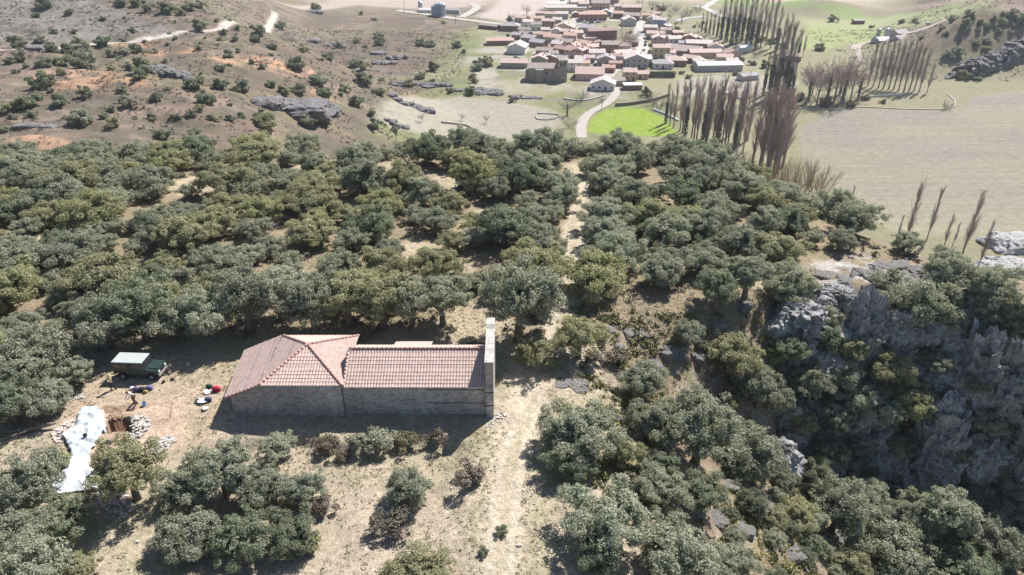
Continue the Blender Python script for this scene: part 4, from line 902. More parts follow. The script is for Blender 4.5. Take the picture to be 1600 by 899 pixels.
# roof planes
def plane(a, b, c, pg_world, mat=MAT['tile'], name='roof_slope'):
    a_, b_, c_ = Vector(L(*a)), Vector(L(*b)), Vector(L(*c)); eu = (b_ - a_).normalized(); n = eu.cross(c_ - a_).normalized(); ev = n.cross(eu)
    if n.z < 0: ev = -ev
    pg = [((Vector(L(*p)) - a_).dot(eu), (Vector(L(*p)) - a_).dot(ev)) for p in pg_world]
    return tile_plane(name, ch, a_, b_, c_, pg, mat)
AP = (-17.75, 51.0, 4.85); B_ = (-21.05, 47.05, 3.4); C_ = (-14.1, 47.05, 3.4); E_ = (-21.05, 54.5, 3.4); F_ = (-14.1, 54.5, 3.4); A_ = (-24.15, 47.0, 2.12); G_ = (-24.8, 54.2, 1.95)
plane(B_, C_, AP, [B_, C_, AP]); plane(C_, F_, AP, [C_, F_, AP]); plane(F_, E_, AP, [F_, E_, AP])
MAT['tile_l'] = MAT['tile']
plane(E_, B_, AP, [E_, B_, AP]); plane(G_, A_, B_, [G_, A_, B_, E_])
for p, r in ((AP, B_), (AP, C_), (AP, E_), (AP, F_)): ridge_row('hip_tiles', ch, Vector(L(*p)) + Vector((0, 0, .06)), Vector(L(*r)) + Vector((0, 0, .06)), MAT['ridge'])
ridge_row('verge_tiles', ch, Vector(L(*A_)) + Vector((0, .03, .03)), Vector(L(*B_)) + Vector((0, .03, .03)), MAT['ridge'], .10)
plane((-14.05, 47.2, 3.1), (-2.22, 47.2, 3.1), (-14.05, 50.5, 4.72), [(-14.05, 47.2, 3.1), (-2.22, 47.2, 3.1), (-2.22, 50.5, 4.72), (-14.05, 50.5, 4.72)])
plane((-2.22, 53.55, 2.97), (-14.05, 53.55, 2.97), (-2.22, 50.5, 4.72), [(-2.22, 53.55, 2.97), (-14.05, 53.55, 2.97), (-14.05, 50.5, 4.72), (-2.22, 50.5, 4.72)])
ridge_row('ridge_tiles', ch, L(-14.05, 50.5, 4.80), L(-2.22, 50.5, 4.80), MAT['ridge'], .12)
ridge_row('verge_tiles', ch, L(-14.08, 47.2, 3.18), L(-14.08, 50.5, 4.80), MAT['tile'], .10)
# fascia / eaves stone course
mb = MB(); mb.box(-20.9 + ox, -14.3 + ox, 47.22 + oy, 47.36 + oy, 3.2, 3.33); mb.box(-14.0 + ox, -2.21 + ox, 47.42 + oy, 47.61 + oy, 2.93, 3.08); mb.build('eaves_course', MAT['ashlar'], ch)
# tall end wall carrying the bell opening (edge-on to the camera)
mb = MB()
prof = [(47.2, zb), (47.2, 5.6), (48.7, 5.65), (49.0, 5.75), (51.9, 5.8), (52.3, 6.0), (53.3, 6.05), (53.3, 5.5), (53.9, 4.8), (53.9, zb)]
mb.prism([(y + oy, z) for y, z in prof], -2.2 + ox, -1.55 + ox, 'x'); mb.build('bell_wall', MAT['stone'], ch)
mb = MB()
for (y0, z0), (y1, z1) in zip(prof[1:6], prof[2:7]):
    if abs(y1 - y0) < .05: continue
    mb.add([L(-2.25, y0, z0 + .004), L(-1.5, y0, z0 + .004), L(-1.5, y1, z1 + .004), L(-2.25, y1, z1 + .004), L(-2.25, y0, z0 + .09), L(-1.5, y0, z0 + .09), L(-1.5, y1, z1 + .09), L(-2.25, y1, z1 + .09)],
           [(0, 3, 2, 1), (4, 5, 6, 7), (0, 1, 5, 4), (1, 2, 6, 5), (2, 3, 7, 6), (3, 0, 4, 7)])
mb.build('coping', MAT['ashlar'], ch)
mb = MB(); mb.box(-7.9 + ox, -1.52 + ox, 47.50 + oy, 47.59 + oy, 2.78, 2.86) if False else None
mb = MB(); mb.box(-2.34 + ox, -1.46 + ox, 47.17 + oy, 47.192 + oy, 2.55, 2.61); mb.box(-2.34 + ox, -1.46 + ox, 47.17 + oy, 47.192 + oy, 1.15, 1.21); mb.box(-7.2 + ox, -2.36 + ox, 47.57 + oy, 47.592 + oy, 2.55, 2.61); mb.box(-7.2 + ox, -2.36 + ox, 47.57 + oy, 47.592 + oy, 1.15, 1.21)
mb.build('iron_tie', flat('iron', (.05, .045, .045), .6), ch)
mb = MB(); mb.tube([L(-1.9, 53.7, 6.3), L(-1.9, 53.7, 8.1)], .035, 6); mb.build('pole', flat('pole_metal', (.10, .09, .09)), ch)
# lean-to behind the nave
mb = MB(); mb.box(-10.6 + ox, -7.6 + ox, 53.32 + oy, 55.0 + oy, zb, 1.95); mb.build('wall', MAT['stone'], ch)
plane((-7.4, 55.3, 2.15), (-10.9, 55.3, 2.15), (-7.4, 53.6, 2.86), [(-7.4, 55.3, 2.15), (-10.9, 55.3, 2.15), (-10.9, 53.6, 2.86), (-7.4, 53.6, 2.86)], MAT['tile'])
# stone footing rubble
# ------------------------------------------------------------------ parked off-road car
car_green = flat('dark_green_paint', (.022, .045, .04), .35, .12, 2, 0, .5); pale = flat('pale_roof_paint', (.37, .40, .39), .45, .06); blk = flat('black_rubber', (.02, .02, .02), .8); glass = flat('dark_window_glass', (.02, .025, .03), .08, .1, 1, 0, .6)
chrome = flat('grey_metal', (.25, .25, .26), .4, .1); lampw = flat('headlight_glass', (.8, .8, .75), .2, .05); red = flat('red_lamp', (.4, .02, .02), .3)
q, t = at(216, 595); q2, _ = at(217, 592)
cx_, cy_ = q.x, q.y + .9; cr = empty('off_road_car', (cx_, cy_, float(Z(cx_, cy_)) + .0), R(-3), .95); tag(cr, 'dark green boxy off-road car with pale roof parked on the clearing', 'car')
mb = MB()
mb.prism([(-2.25, .55), (-2.25, 1.22), (.95, 1.22), (2.15, 1.14), (2.2, .58), (1.9, .5), (-2.1, .5)], -.86, .86, 'y')
mb.build('body', car_green, cr)
mb = MB()
vs = [(-2.25, -.86, 1.22), (1.02, -.86, 1.22), (.72, -.80, 1.93), (-2.15, -.80, 1.93), (-2.25, .86, 1.22), (1.02, .86, 1.22), (.72, .80, 1.93), (-2.15, .80, 1.93)]
mb.add(vs, [(0, 1, 2, 3), (5, 4, 7, 6), (1, 5, 6, 2), (4, 0, 3, 7), (3, 2, 6, 7), (0, 4, 5, 1)]); mb.build('cabin', car_green, cr)
mb = MB(); mb.box(-2.2, .80, -.84, .84, 1.932, 1.99, taper=.03)
for k in range(5): mb.box(-2.0 + k * .55, -1.96 + k * .55, -.7, .7, 1.99, 2.01)
mb.build('roof', pale, cr)
mb = MB(); mb.box(1.0, 2.12, -.62, .62, 1.205, 1.27, taper=.04); mb.build('bonnet', car_green, cr)
for s in (-1, 1):
    for x0, x1 in ((-2.05, -1.35), (-1.25, -.62), (-.52, .05), (.12, .68)):
        mb = MB(); y0 = s * .862; y1 = s * .815
        mb.add([(x0, y0 + s * .004, 1.34), (x1, y0 + s * .004, 1.34), (x1 - .05, y1 + s * .008, 1.80), (x0, y1 + s * .008, 1.80)], [(0, 1, 2, 3) if s < 0 else (3, 2, 1, 0)]); mb.build('side_window', glass, cr)
mb = MB(); mb.add([(1.0 + .02, -.74, 1.29), (1.02, .74, 1.29), (.79, .70, 1.86), (.79, -.70, 1.86)], [(0, 1, 2, 3)]); mb.build('windscreen', glass, cr)
mb = MB(); mb.add([(-2.262, .7, 1.3), (-2.262, -.7, 1.3), (-2.19, -.66, 1.82), (-2.19, .66, 1.82)], [(0, 1, 2, 3)]); mb.build('rear_window', glass, cr)
for x in (-1.35, 1.45):
    for s in (-1, 1):
        w = MB(); w.cyl((0, 0, 0), .38, .24, 'y', 20); wo = w.build('wheel', blk, cr, True, (x, s * .80, .38))
        r_ = MB(); r_.cyl((0, s * .122, 0), .21, .03, 'y', 14); r_.build('rim', chrome, wo)
        a_ = MB(); a_.tube([(x + .46 * math.cos(u), s * .885, .38 + .46 * math.sin(u)) for u in np.linspace(.2, 2.94, 8)], .045, 5); a_.build('wheel_arch', blk, cr)
mb = MB(); mb.box(2.18, 2.32, -.86, .86, .52, .68); mb.build('bumper', chrome, cr); mb = MB(); mb.box(-2.33, -2.24, -.8, .8, .5, .62); mb.build('bumper', chrome, cr)
mb = MB(); mb.box(2.19, 2.215, -.34, .34, .72, 1.06); mb.build('grille', blk, cr)
for s in (-1, 1):
    mb = MB(); mb.cyl((2.2, s * .58, .92), .12, .05, 'x', 14); mb.build('headlight', lampw, cr)
    mb = MB(); mb.box(-2.275, -2.248, s * .78 - .05, s * .78 + .05, .85, 1.1); mb.build('tail_light', red, cr)
    mb = MB(); mb.box(.86, .92, s * 1.0 - .07, s * 1.0 + .07, 1.3, 1.5); mb.tube([(.9, s * .86, 1.3), (.9, s * 1.0, 1.38)], .015, 5); mb.build('mirror', blk, cr)
mb = MB(); mb.cyl((-2.38, .1, 1.05), .37, .2, 'x', 20); mb.build('spare_wheel', blk, cr, True)
mb = MB(); mb.tube([(1.0, .85, .9), (1.0, .93, 1.5), (.9, .9, 2.0)], .04, 6); mb.build('snorkel', blk, cr)

# ------------------------------------------------------------------ people
def skinned(name, joints, edges, parent, mat, root=0):
    me = bpy.data.meshes.new(name); me.from_pydata([j[:3] for j in joints], edges, []); me.materials.append(mat)
    o = link(name, me, parent); o.modifiers.new('skin', 'SKIN'); bpy.context.view_layer.update()
    for i, j in enumerate(joints):
        r_ = j[3]; me.skin_vertices[0].data[i].radius = (r_, r_) if not hasattr(r_, '__len__') else r_
        me.skin_vertices[0].data[i].use_root = (i == root)
    s_ = o.modifiers.new('sub', 'SUBSURF'); s_.levels = 1; s_.render_levels = 1
    return o
def arm_pts(sh, el, wr, up):
    """arm joints down to five fingers"""
    sh, el, wr = Vector(sh), Vector(el), Vector(wr); d = (wr - el).normalized(); side = d.cross(Vector((0, 0, 1)))
    if side.length < .1: side = Vector((1, 0, 0))
    side.normalize(); palm = wr + d * .07
    J = [(*sh, .055), (*el, .042), (*wr, .028), (*palm, (.035, .018))]; E = [(0, 1), (1, 2), (2, 3)]
    for k, (o_, l_) in enumerate(((-.03, .075), (-.01, .085), (.01, .08), (.03, .062))):
        a = palm + side * o_ + d * .03; b = a + d * l_ * .6 + Vector((0, 0, -.01)); c = b + d * l_ * .35 + Vector((0, 0, -.025))
        n = len(J); J += [(*a, .009), (*b, .009), (*c, .007)]; E += [(3, n), (n, n + 1), (n + 1, n + 2)]
    a = wr + d * .03 + side * .04; b = a + d * .04 + side * .02; n = len(J); J += [(*a, .010), (*b, .009)]; E += [(2, n), (n, n + 1)]
    return J, E
def person(loc, rz, label, hip, chest, neck, head, arms, legs, shirt, trousers, hairc, hat=None):
    e = empty('person', loc, rz); tag(e, label, 'person', 'people at the dig')
    skin = flat('skin', (.42, .25, .18), .6, .1)
    J = [(*hip, (.15, .11)), (*[(a + b) / 2 for a, b in zip(hip, chest)], (.135, .10)), (*chest, (.165, .11)), (*neck, .055), (*head, (.085, .10)), (head[0] + (head[0] - neck[0]) * .6, head[1] + (head[1] - neck[1]) * .6, head[2] + (head[2] - neck[2]) * .75, .06)]
    E = [(0, 1), (1, 2), (2, 3), (3, 4), (4, 5)]
    for a in arms:
        j, ed = arm_pts(*a, 0); n = len(J); J += j; E += [(2, n)] + [(x + n, y + n) for x, y in ed]
    for l in legs:
        n = len(J); (hx, hy, hz), (kx, ky, kz), (ax, ay, az) = l
        J += [(hx, hy, hz, .095), (kx, ky, kz, .065), (ax, ay, az, .042), (ax + .02, ay - .14, az - .05, (.045, .03))]; E += [(0, n), (n, n + 1), (n + 1, n + 2), (n + 2, n + 3)]
    b = skinned('body', J, E, e, skin)
    # face: nose, eyes, ears
    hd = Vector(head); mb = MB(); mb.tube([hd + Vector((0, -.09, .0)), hd + Vector((0, -.125, -.025))], [.012, .018], 6); mb.build('nose', skin, e)
    for s in (-1, 1):
        mb = MB(); mb.tube([hd + Vector((s * .032, -.088, .02)), hd + Vector((s * .032, -.102, .02))], .012, 6); mb.build('eye', blk, e)
        mb = MB(); mb.tube([hd + Vector((s * .085, 0, .03)), hd + Vector((s * .092, 0, -.03))], .018, 6); mb.build('ear', skin, e)
    mb = MB(); mb.box(-.025, .025, -.1, -.088, -.055, -.045); o = mb.build('mouth', red, e); o.location = hd
    # clothes
    T = [(*hip, (.165, .125)), (*J[1][:3], (.15, .115)), (*chest, (.18, .125)), (*[(a * .6 + b * .4) for a, b in zip(chest, neck)], .10)]; TE = [(0, 1), (1, 2), (2, 3)]
    for a in arms:
        n = len(T); T += [(*a[0], .07), (*a[1], .055), (*[(p * .35 + q_ * .65) for p, q_ in zip(a[1], a[2])], .045)]; TE += [(2, n), (n, n + 1), (n + 1, n + 2)]
    skinned('shirt', T, TE, e, shirt)
    T = [(*hip, (.165, .125))]; TE = []
    for l in legs:
        n = len(T); T += [(*l[0], .11), (*l[1], .082), (l[2][0], l[2][1], l[2][2] + .05, .062)]; TE += [(0, n), (n, n + 1), (n + 1, n + 2)]
    skinned('trousers', T, TE, e, trousers)
    for l in legs:
        mb = MB(); mb.box(l[2][0] - .05, l[2][0] + .05, l[2][1] - .2, l[2][1] + .08, 0, .10, taper=.012); mb.build('shoe', blk, e)
    mb = MB(); hv = Vector(head)
    if hat:
        mb.tube([hv + Vector((0, 0, .05)), hv + Vector((0, 0, .055))], .16, 14); mb.tube([hv + Vector((0, 0, .06)), hv + Vector((0, 0, .13)), hv + Vector((0, 0, .16))], [.10, .095, .05], 12); mb.build('hat', hat, e)
    else:
        mb.tube([hv + Vector((0, .02, -.03)), hv + Vector((0, .025, .03)), hv + Vector((0, .015, .08)), hv + Vector((0, .01, .115))], [.095, .108, .09, .03], 12); mb.build('hair', hairc, e, True)
    return e
q, _ = at(177, 609)
person((q.x, q.y, q.z), R(60), 'standing person in pale yellow top and dark trousers behind the car', (0, 0, .93), (0, -.04, 1.36), (0, -.05, 1.5), (0, -.07, 1.63),
       [((-.18, -.03, 1.42), (-.30, -.12, 1.18), (-.2, -.35, 1.15)), ((.18, -.03, 1.42), (.42, -.10, 1.36), (.62, -.22, 1.42))],
       [((-.1, 0, .88), (-.13, -.03, .48), (-.16, .04, .07)), ((.1, 0, .88), (.15, -.08, .48), (.18, -.05, .07))],
       flat('pale_yellow_cloth', (.55, .50, .28)), flat('dark_trousers', (.05, .045, .04)), flat('dark_hair', (.03, .02, .015)), flat('straw_hat', (.45, .36, .2)))
q, _ = at(211, 631)
person((q.x, q.y, q.z), R(-35), 'person in white and brown clothes stooping beside the dig trench', (0, .08, .90), (0, -.18, 1.25), (0, -.28, 1.36), (0, -.38, 1.44),
       [((-.18, -.2, 1.30), (-.24, -.33, 1.05), (-.18, -.5, .9)), ((.18, -.2, 1.30), (.24, -.33, 1.05), (.18, -.5, .92))],
       [((-.1, .06, .85), (-.12, -.06, .46), (-.13, .05, .07)), ((.1, .06, .85), (.13, -.02, .47), (.15, .12, .07))],
       flat('white_shirt_cloth', (.62, .60, .60)), flat('brown_trousers', (.16, .12, .085)), flat('brown_hair', (.06, .035, .02)))

# ------------------------------------------------------------------ things on the dig
white = flat('white_sheeting', (.46, .49, .51), .6, .04, 2)
def sheet(name, pg, label, top=.22, res=.11, seed=1, amp=.16, mat=None, cat='sheet'):
    pg = np.array(pg); x0, y0 = pg.min(0); x1, y1 = pg.max(0); xs = np.arange(x0 - .2, x1 + .2, res); ys = np.arange(y0 - .2, y1 + .2, res); X_, Y_ = np.meshgrid(xs, ys)
    s = sdist(X_.ravel(), Y_.ravel(), pg).reshape(X_.shape) + .45 * (fbm(X_ * 1.6, Y_ * 1.6, seed, 3) - .5)
    th = .5; cr_ = (1 - np.abs(2 * fbm((X_ * .7 + Y_ * .7) * .8, (X_ * .7 - Y_ * .7) * .5, seed + 9, 4) - 1)) ** 3.0
    Zs = Z(X_, Y_) + .05 + amp * cr_ + .12 * (fbm(X_ * 1.3, Y_ * 1.3, seed + 4, 3)) + top * ss(0, 1.2, s)
    n_ = len(xs); k = np.arange(len(ys) - 1)[:, None] * n_ + np.arange(n_ - 1)[None]
    ok = (s[:-1, :-1] > 0) & (s[1:, 1:] > 0) & (s[1:, :-1] > 0) & (s[:-1, 1:] > 0)
    f = np.stack([k, k + 1, k + n_ + 1, k + n_], -1)[ok]
    me_ = mesh_np(name, np.stack([X_, Y_, Zs], -1).reshape(-1, 3), f, np.full(len(f), 4), [mat or white], None, True)
    o = link(name, me_); so_ = o.modifiers.new('thick', 'SOLIDIFY'); so_.thickness = .02; return tag(o, label, cat)
def wp(pts): return [tuple(at(*p)[0][:2]) for p in pts]
sheet('geotextile_sheet', wp([(120, 655), (128, 642), (148, 638), (166, 646), (168, 668), (158, 690), (145, 705), (140, 720), (150, 745), (165, 768), (120, 770), (95, 775), (75, 770), (90, 745), (112, 720), (108, 700), (98, 685), (112, 672)]), 'long crumpled white sheeting spread over the dig', .10, .09, seed=3, amp=.34)
sheet('plastic_sheet', wp([(152, 640), (160, 640), (163, 649), (155, 650)]), 'small blue-grey tarpaulin fold at the top of the white sheeting', .2, .07, 5, .2, flat('blue_tarpaulin', (.16, .22, .30), .5), 'sheet')
def rubble(name, pg, n, smin, smax, label, seed, mat, h=.35):
    """one heap of loose stones"""
    r_ = random.Random(seed); mb = MB(); pg = np.array(pg); x0, y0 = pg.min(0); x1, y1 = pg.max(0); c = 0; cxm, cym = pg.mean(0)
    while c < n:
        x, y = r_.uniform(x0, x1), r_.uniform(y0, y1); s_ = float(sdist(np.array([x]), np.array([y]), pg)[0])
        if s_ < -.1 * r_.random(): continue
        c += 1; s = r_.uniform(smin, smax) * (1.3 if r_.random() < .1 else 1); z = float(Z(x, y)) + s * .25 + h * max(0, min(1, s_ / .8)) * r_.random()
        vs = []
        for k in range(8):
            v = Vector(((k & 1) - .5, ((k >> 1) & 1) - .5, ((k >> 2) & 1) - .5)) * s; v.x *= r_.uniform(.7, 1.6); v.y *= r_.uniform(.6, 1.2); v.z *= r_.uniform(.4, .9)
            a = c * 2.4; vs.append((x + v.x * math.cos(a) - v.y * math.sin(a), y + v.x * math.sin(a) + v.y * math.cos(a), z + v.z))
        mb.add(vs, [(0, 2, 3, 1), (4, 5, 7, 6), (0, 1, 5, 4), (2, 6, 7, 3), (0, 4, 6, 2), (1, 3, 7, 5)])
    o = mb.build(name, mat); return tag(o, label, 'stone heap', 'heaps of dug stones', 'stuff')
stn = flat('dug_stone', (.40, .37, .34), .9, .25, 5); stnp = flat('pinkish_dug_stone', (.50, .42, .37), .9, .25, 5)
rubble('stone_heap', wp([(202, 655), (228, 650), (236, 665), (226, 680), (208, 690), (200, 684)]), 330, .06, .20, 'heap of pale stones right of the square pit', 1, stn)
rubble('stone_heap', wp([(238, 695), (262, 680), (275, 688), (262, 702), (245, 712), (235, 708)]), 300, .06, .20, 'grey stone heap just above the thicket oaks', 2, stn)
rubble('stone_heap', wp([(82, 676), (100, 662), (118, 655), (120, 672), (100, 690), (86, 692)]), 260, .06, .20, 'pinkish stone heap left of the white sheeting', 3, stnp)
rubble('stone_heap', wp([(150, 770), (195, 765), (215, 790), (190, 812), (165, 800)]), 220, .06, .18, 'scattered stone heap behind the clear oak trunk', 4, stnp, .15)
rubble('stone_heap', wp([(108, 618), (130, 614), (134, 622), (112, 627)]), 110, .05, .14, 'small patch of white stones by the clearing edge', 5, stn, .1)
rubble('stone_heap', wp([(168, 650), (198, 646), (202, 654), (186, 658), (168, 662)]), 90, .05, .14, 'brown soil clods along the upper trench', 6, flat('dug_soil', (.32, .22, .15)), .1)
rubble('stone_heap', wp([(770, 652), (782, 640), (792, 648), (778, 664), (760, 668)]), 70, .05, .16, 'few pale stones at the foot of the bell wall corner', 7, stn, .05)
def bag(name, px, py, s, colr, label, cat='bag', group='bags left on the grass', rz=0):
    q, _ = at(px, py); e = empty(name, q, rz); tag(e, label, cat, group)
    b = link('bag_body', rock_mesh(int(px), s * .5, s * .32, s * .38, .18, 2.2, 20, 14, .7, 1, 'bag_body', flat('cloth_' + label.split()[0], colr, .8, .15)), e, (0, 0, s * .3))
    for d in (-.12, .12):
        mb = MB(); mb.tube([(d * s, -.3 * s, .15 * s), (d * s, -.38 * s, .45 * s), (d * s, -.1 * s, .72 * s)], .02, 5); mb.build('strap', blk, e)
    return e
bag('backpack', 339, 611, .75, (.40, .03, .06), 'red backpack on the grass left of the chapel')
bag('backpack', 327, 606, .55, (.03, .07, .05), 'dark green backpack behind the red one')
bag('backpack', 326, 627, .6, (.05, .06, .10), 'navy backpack among clothes left of the chapel'); bag('backpack', 309, 628, .4, (.05, .04, .04), 'small black bag at the left of the belongings')
bag('backpack', 214, 611, .6, (.10, .08, .16), 'purplish bag beside the stooping person'); bag('backpack', 223, 611, .6, (.03, .03, .03), 'black bag in the row near the stooping person'); bag('backpack', 234, 609, .6, (.10, .11, .30), 'blue-violet bag at the right of the row'); bag('backpack', 228, 614, .4, (.35, .30, .10), 'yellowish pouch in the row of bags')
bag('backpack', 193, 692, .5, (.04, .06, .14), 'dark blue rucksack below the square pit'); bag('backpack', 170, 693, .5, (.05, .05, .06), 'black rucksack on the edge of the white sheeting'); bag('backpack', 256, 598, .35, (.10, .06, .04), 'small brown bag on the grass right of the car', rz=1); bag('backpack', 270, 594, .35, (.07, .06, .05), 'small dark bundle farthest right of the car')
for px, py, w, colr, lab in [(325, 615, .9, (.7, .7, .68), 'white jacket lying beside the red backpack'), (317, 630, 1.0, (.65, .68, .72), 'pale cloth lying beside the navy backpack'), (322, 640, .7, (.6, .5, .45), 'pinkish cloth lying lowest of the belongings'), (206, 609, .6, (.6, .58, .62), 'white cloth beside the stooping person')]:
    q, _ = at(px, py); a = np.linspace(0, 6.28, 9)[:-1]; sheet('cloth', [(q.x + w * .5 * math.cos(t_) * (1 + .3 * math.sin(3 * t_)), q.y + w * .4 * math.sin(t_)) for t_ in a], lab, .1, .06, int(px), .14, flat('cloth_' + lab.split()[0], colr), 'clothing')
q, _ = at(226, 634); e = empty('bucket', q); tag(e, 'light blue plastic bucket by the upper string line', 'bucket')
mb = MB(); mb.tube([(0, 0, 0), (0, 0, .34)], [.14, .19], 14, cap=False); mb.tube([(0, 0, .01), (0, 0, .02)], .14, 14); mb.build('pail', flat('blue_plastic', (.25, .38, .62), .4), e, True)
mb = MB(); mb.tube([(-.19, 0, .33), (-.12, .05, .48), (.12, .05, .48), (.19, 0, .33)], .008, 5); mb.build('handle', chrome, e)
q, _ = at(136, 688); e = empty('bucket', q); tag(e, 'small dark bucket standing on the white sheeting', 'bucket'); mb = MB(); mb.tube([(0, 0, .3), (0, 0, .62)], [.13, .17], 12); mb.build('pail', blk, e, True)
mb = MB(); mb.tube([(-.17, 0, .6), (-.1, .1, .7), (.1, .1, .7), (.17, 0, .6)], .008, 5); mb.build('handle', chrome, e)
def string_line(pts, label):
    P_ = [at(*p)[0] for p in pts]; e = empty('string_line', P_[0]); tag(e, label, 'string line', 'string lines of the dig')
    for p in P_:
        mb = MB(); mb.tube([p - P_[0] + Vector((0, 0, -.1)), p - P_[0] + Vector((0, 0, .22))], .02, 5); mb.build('peg', flat('peg_wood', (.2, .15, .1)), e)
    mb = MB(); mb.tube([p - P_[0] + Vector((0, 0, .12)) for p in P_], .018, 4); mb.build('string', flat('dark_string', (.12, .10, .08)), e)
string_line([(228, 634), (270, 630), (267, 652)], 'dark string on pegs marking the upper right trench corner'); string_line([(230, 661), (262, 657)], 'short string on pegs right of the stone heap')
# fallen trunk at the left
q, _ = at(62, 672); e = empty('fallen_trunk', q + Vector((0, 0, .25))); tag(e, 'fallen forked dead trunk lying left of the white sheeting', 'log')
mb = MB(); mb.tube([(1.3, .3, .25), (.4, .1, .1), (-1, -.4, .0), (-2.6, -.6, .1), (-4, -1.2, .2)], [.13, .17, .15, .11, .06], 8); mb.build('trunk', MAT['bark'], e, True)
mb = MB(); mb.tube([(.2, 0, .1), (-.8, .5, .4), (-2.2, .7, .6)], [.10, .07, .03], 6); mb.tube([(-.4, -.2, .0), (-1.6, -1.2, .1), (-2.8, -1.9, .1)], [.11, .08, .04], 6); mb.build('branch', MAT['bark'], e, True)
# ------------------------------------------------------------------ loose ground cover
def cover_mesh(name, pts, size, rng, mat, n_per=5, h=1.0):
    P = np.repeat(pts, n_per, 0); S = np.repeat(size, n_per); n = len(P)
    off = rng.normal(size=(n, 2)) * S[:, None] * .35; P = P.copy(); P[:, 0] += off[:, 0]; P[:, 1] += off[:, 1]; P[:, 2] += rng.random(n) * S * .35 * h
    N = rng.normal(size=(n, 3)) + np.array([0, 0, .8]); N /= np.linalg.norm(N, axis=1, keepdims=True)
    return leaf_mesh(name, P, N, S * rng.uniform(.15, .4, n), rng, mat, .45)
MAT['dry'] = leafmat('dry_grass', (.26, .22, .13), (.42, .37, .24), (.22, .22, .11))
rng = np.random.default_rng(77)
n = 26000; x = rng.uniform(-48, 30, n); y = rng.uniform(27, 75, n); k = fbm(x / 5, y / 5, 71, 3)
ok = (k + rng.random(n) * .35 > .62) & (ldist(x, y, TRACK) > 1.1) & ~((x > -24.6) & (x < -1.2) & (y > 46.8) & (y < 54.5)) & (sdist(x, y, EXC) < 0) & (np.abs(x) < .72 * y + 20)
x, y = x[ok], y[ok]; p_ = np.stack([x, y, Z(x, y)], 1)
me = cover_mesh('grass_tufts', p_, rng.uniform(.12, .34, len(x)), rng, MAT['dry'], 7, .8)
tag(link('grass_tufts', me), 'dry straw-coloured grass tufts on the lawn round the chapel', 'grass', kind='stuff')
# stones lying about
n = 2600; x = rng.uniform(-46, 34, n); y = rng.uniform(28, 72, n); k = fbm(x / 4, y / 4, 99, 3)
ok = (k > .5) & (ldist(x, y, TRACK) > .9) & ~((x > -24.6) & (x < -1.2) & (y > 46.8) & (y < 54.5)) & (np.abs(x) < .72 * y + 20); x, y = x[ok], y[ok]; z = Z(x, y)
mb = MB(); r_ = random.Random(3)
for a, b, c in zip(x, y, z):
    s = r_.uniform(.03, .09) * (2 if r_.random() < .04 else 1); vs = []
    for q in range(8):
        vs.append((a + ((q & 1) - .5) * s * r_.uniform(1, 2.2), b + (((q >> 1) & 1) - .5) * s * r_.uniform(1, 2), c + ((q >> 2) & 1) * s * r_.uniform(.5, 1)))
    mb.add(vs, [(0, 2, 3, 1), (4, 5, 7, 6), (0, 1, 5, 4), (2, 6, 7, 3), (0, 4, 6, 2), (1, 3, 7, 5)])
tag(mb.build('loose_stones', stn), 'small pale stones strewn over the dry ground', 'stones', kind='stuff')
# undergrowth in the wood and low scrub on the gorge side
def scrub_field(name, n, xr, yr, fn, size, mat, label, npr, seed):
    rng = np.random.default_rng(seed); x = rng.uniform(*xr, n); y = rng.uniform(*yr, n); ok = fn(x, y, rng) & (np.abs(x) < .78 * y + 22); x, y = x[ok], y[ok]
    me = cover_mesh(name, np.stack([x, y, Z(x, y)], 1), rng.uniform(size[0], size[1], len(x)), rng, mat, npr, 1.4); tag(link(name, me), label, 'undergrowth', kind='stuff')
pr_ = lambda x, y: (xr_(y) - x > -18) & (y < yb_(x) + 6)
scrub_field('wood_undergrowth', 7000, (-115, 65), (34, 132), lambda x, y, r: (y > yfront(x) - 1) & pr_(x, y) & (ldist(x, y, TRACK) > 1.6) & (fbm(x / 5, y / 5, 7, 3) > .50) & np.all([np.hypot(x - q.x, y - q.y) > rr * .8 for q, rr in CLEARW], 0), (.3, .9), MAT['scrub'], 'low brown undergrowth between the oaks of the wood', 26, 5)
scrub_field('gorge_scrub', 6000, (6, 85), (26, 70), lambda x, y, r: (y < yc_(x) + 6) & (fbm(x / 4, y / 4, 8, 3) > .50), (.3, .8), leafmat('moss_scrub', (.12, .12, .035), (.25, .23, .08), (.13, .13, .06)), 'yellow-green low scrub and moss on the gorge slope', 26, 6)
FS = leafmat('hill_scrub', (.06, .05, .042), (.13, .10, .085), (.05, .058, .036))
def hill_ok(x, y, r):
    u, v, d = 800 + FPX * x / (y * cp + 25), 0, 0
    return (fbm(x / 8, y / 8, 12, 4) > .47) & ((x < -30) | ((x > 215) & (y > 405)))  & (sdist(x, y, BEIGE) < -2) & (ldist(x, y, PALETRK) > 4)
scrub_field('hillside_scrub', 60000, (-330, 400), (165, 560), hill_ok, (.4, 1.3), FS, 'small dry heath plants dotted over the hillsides', 8, 8)

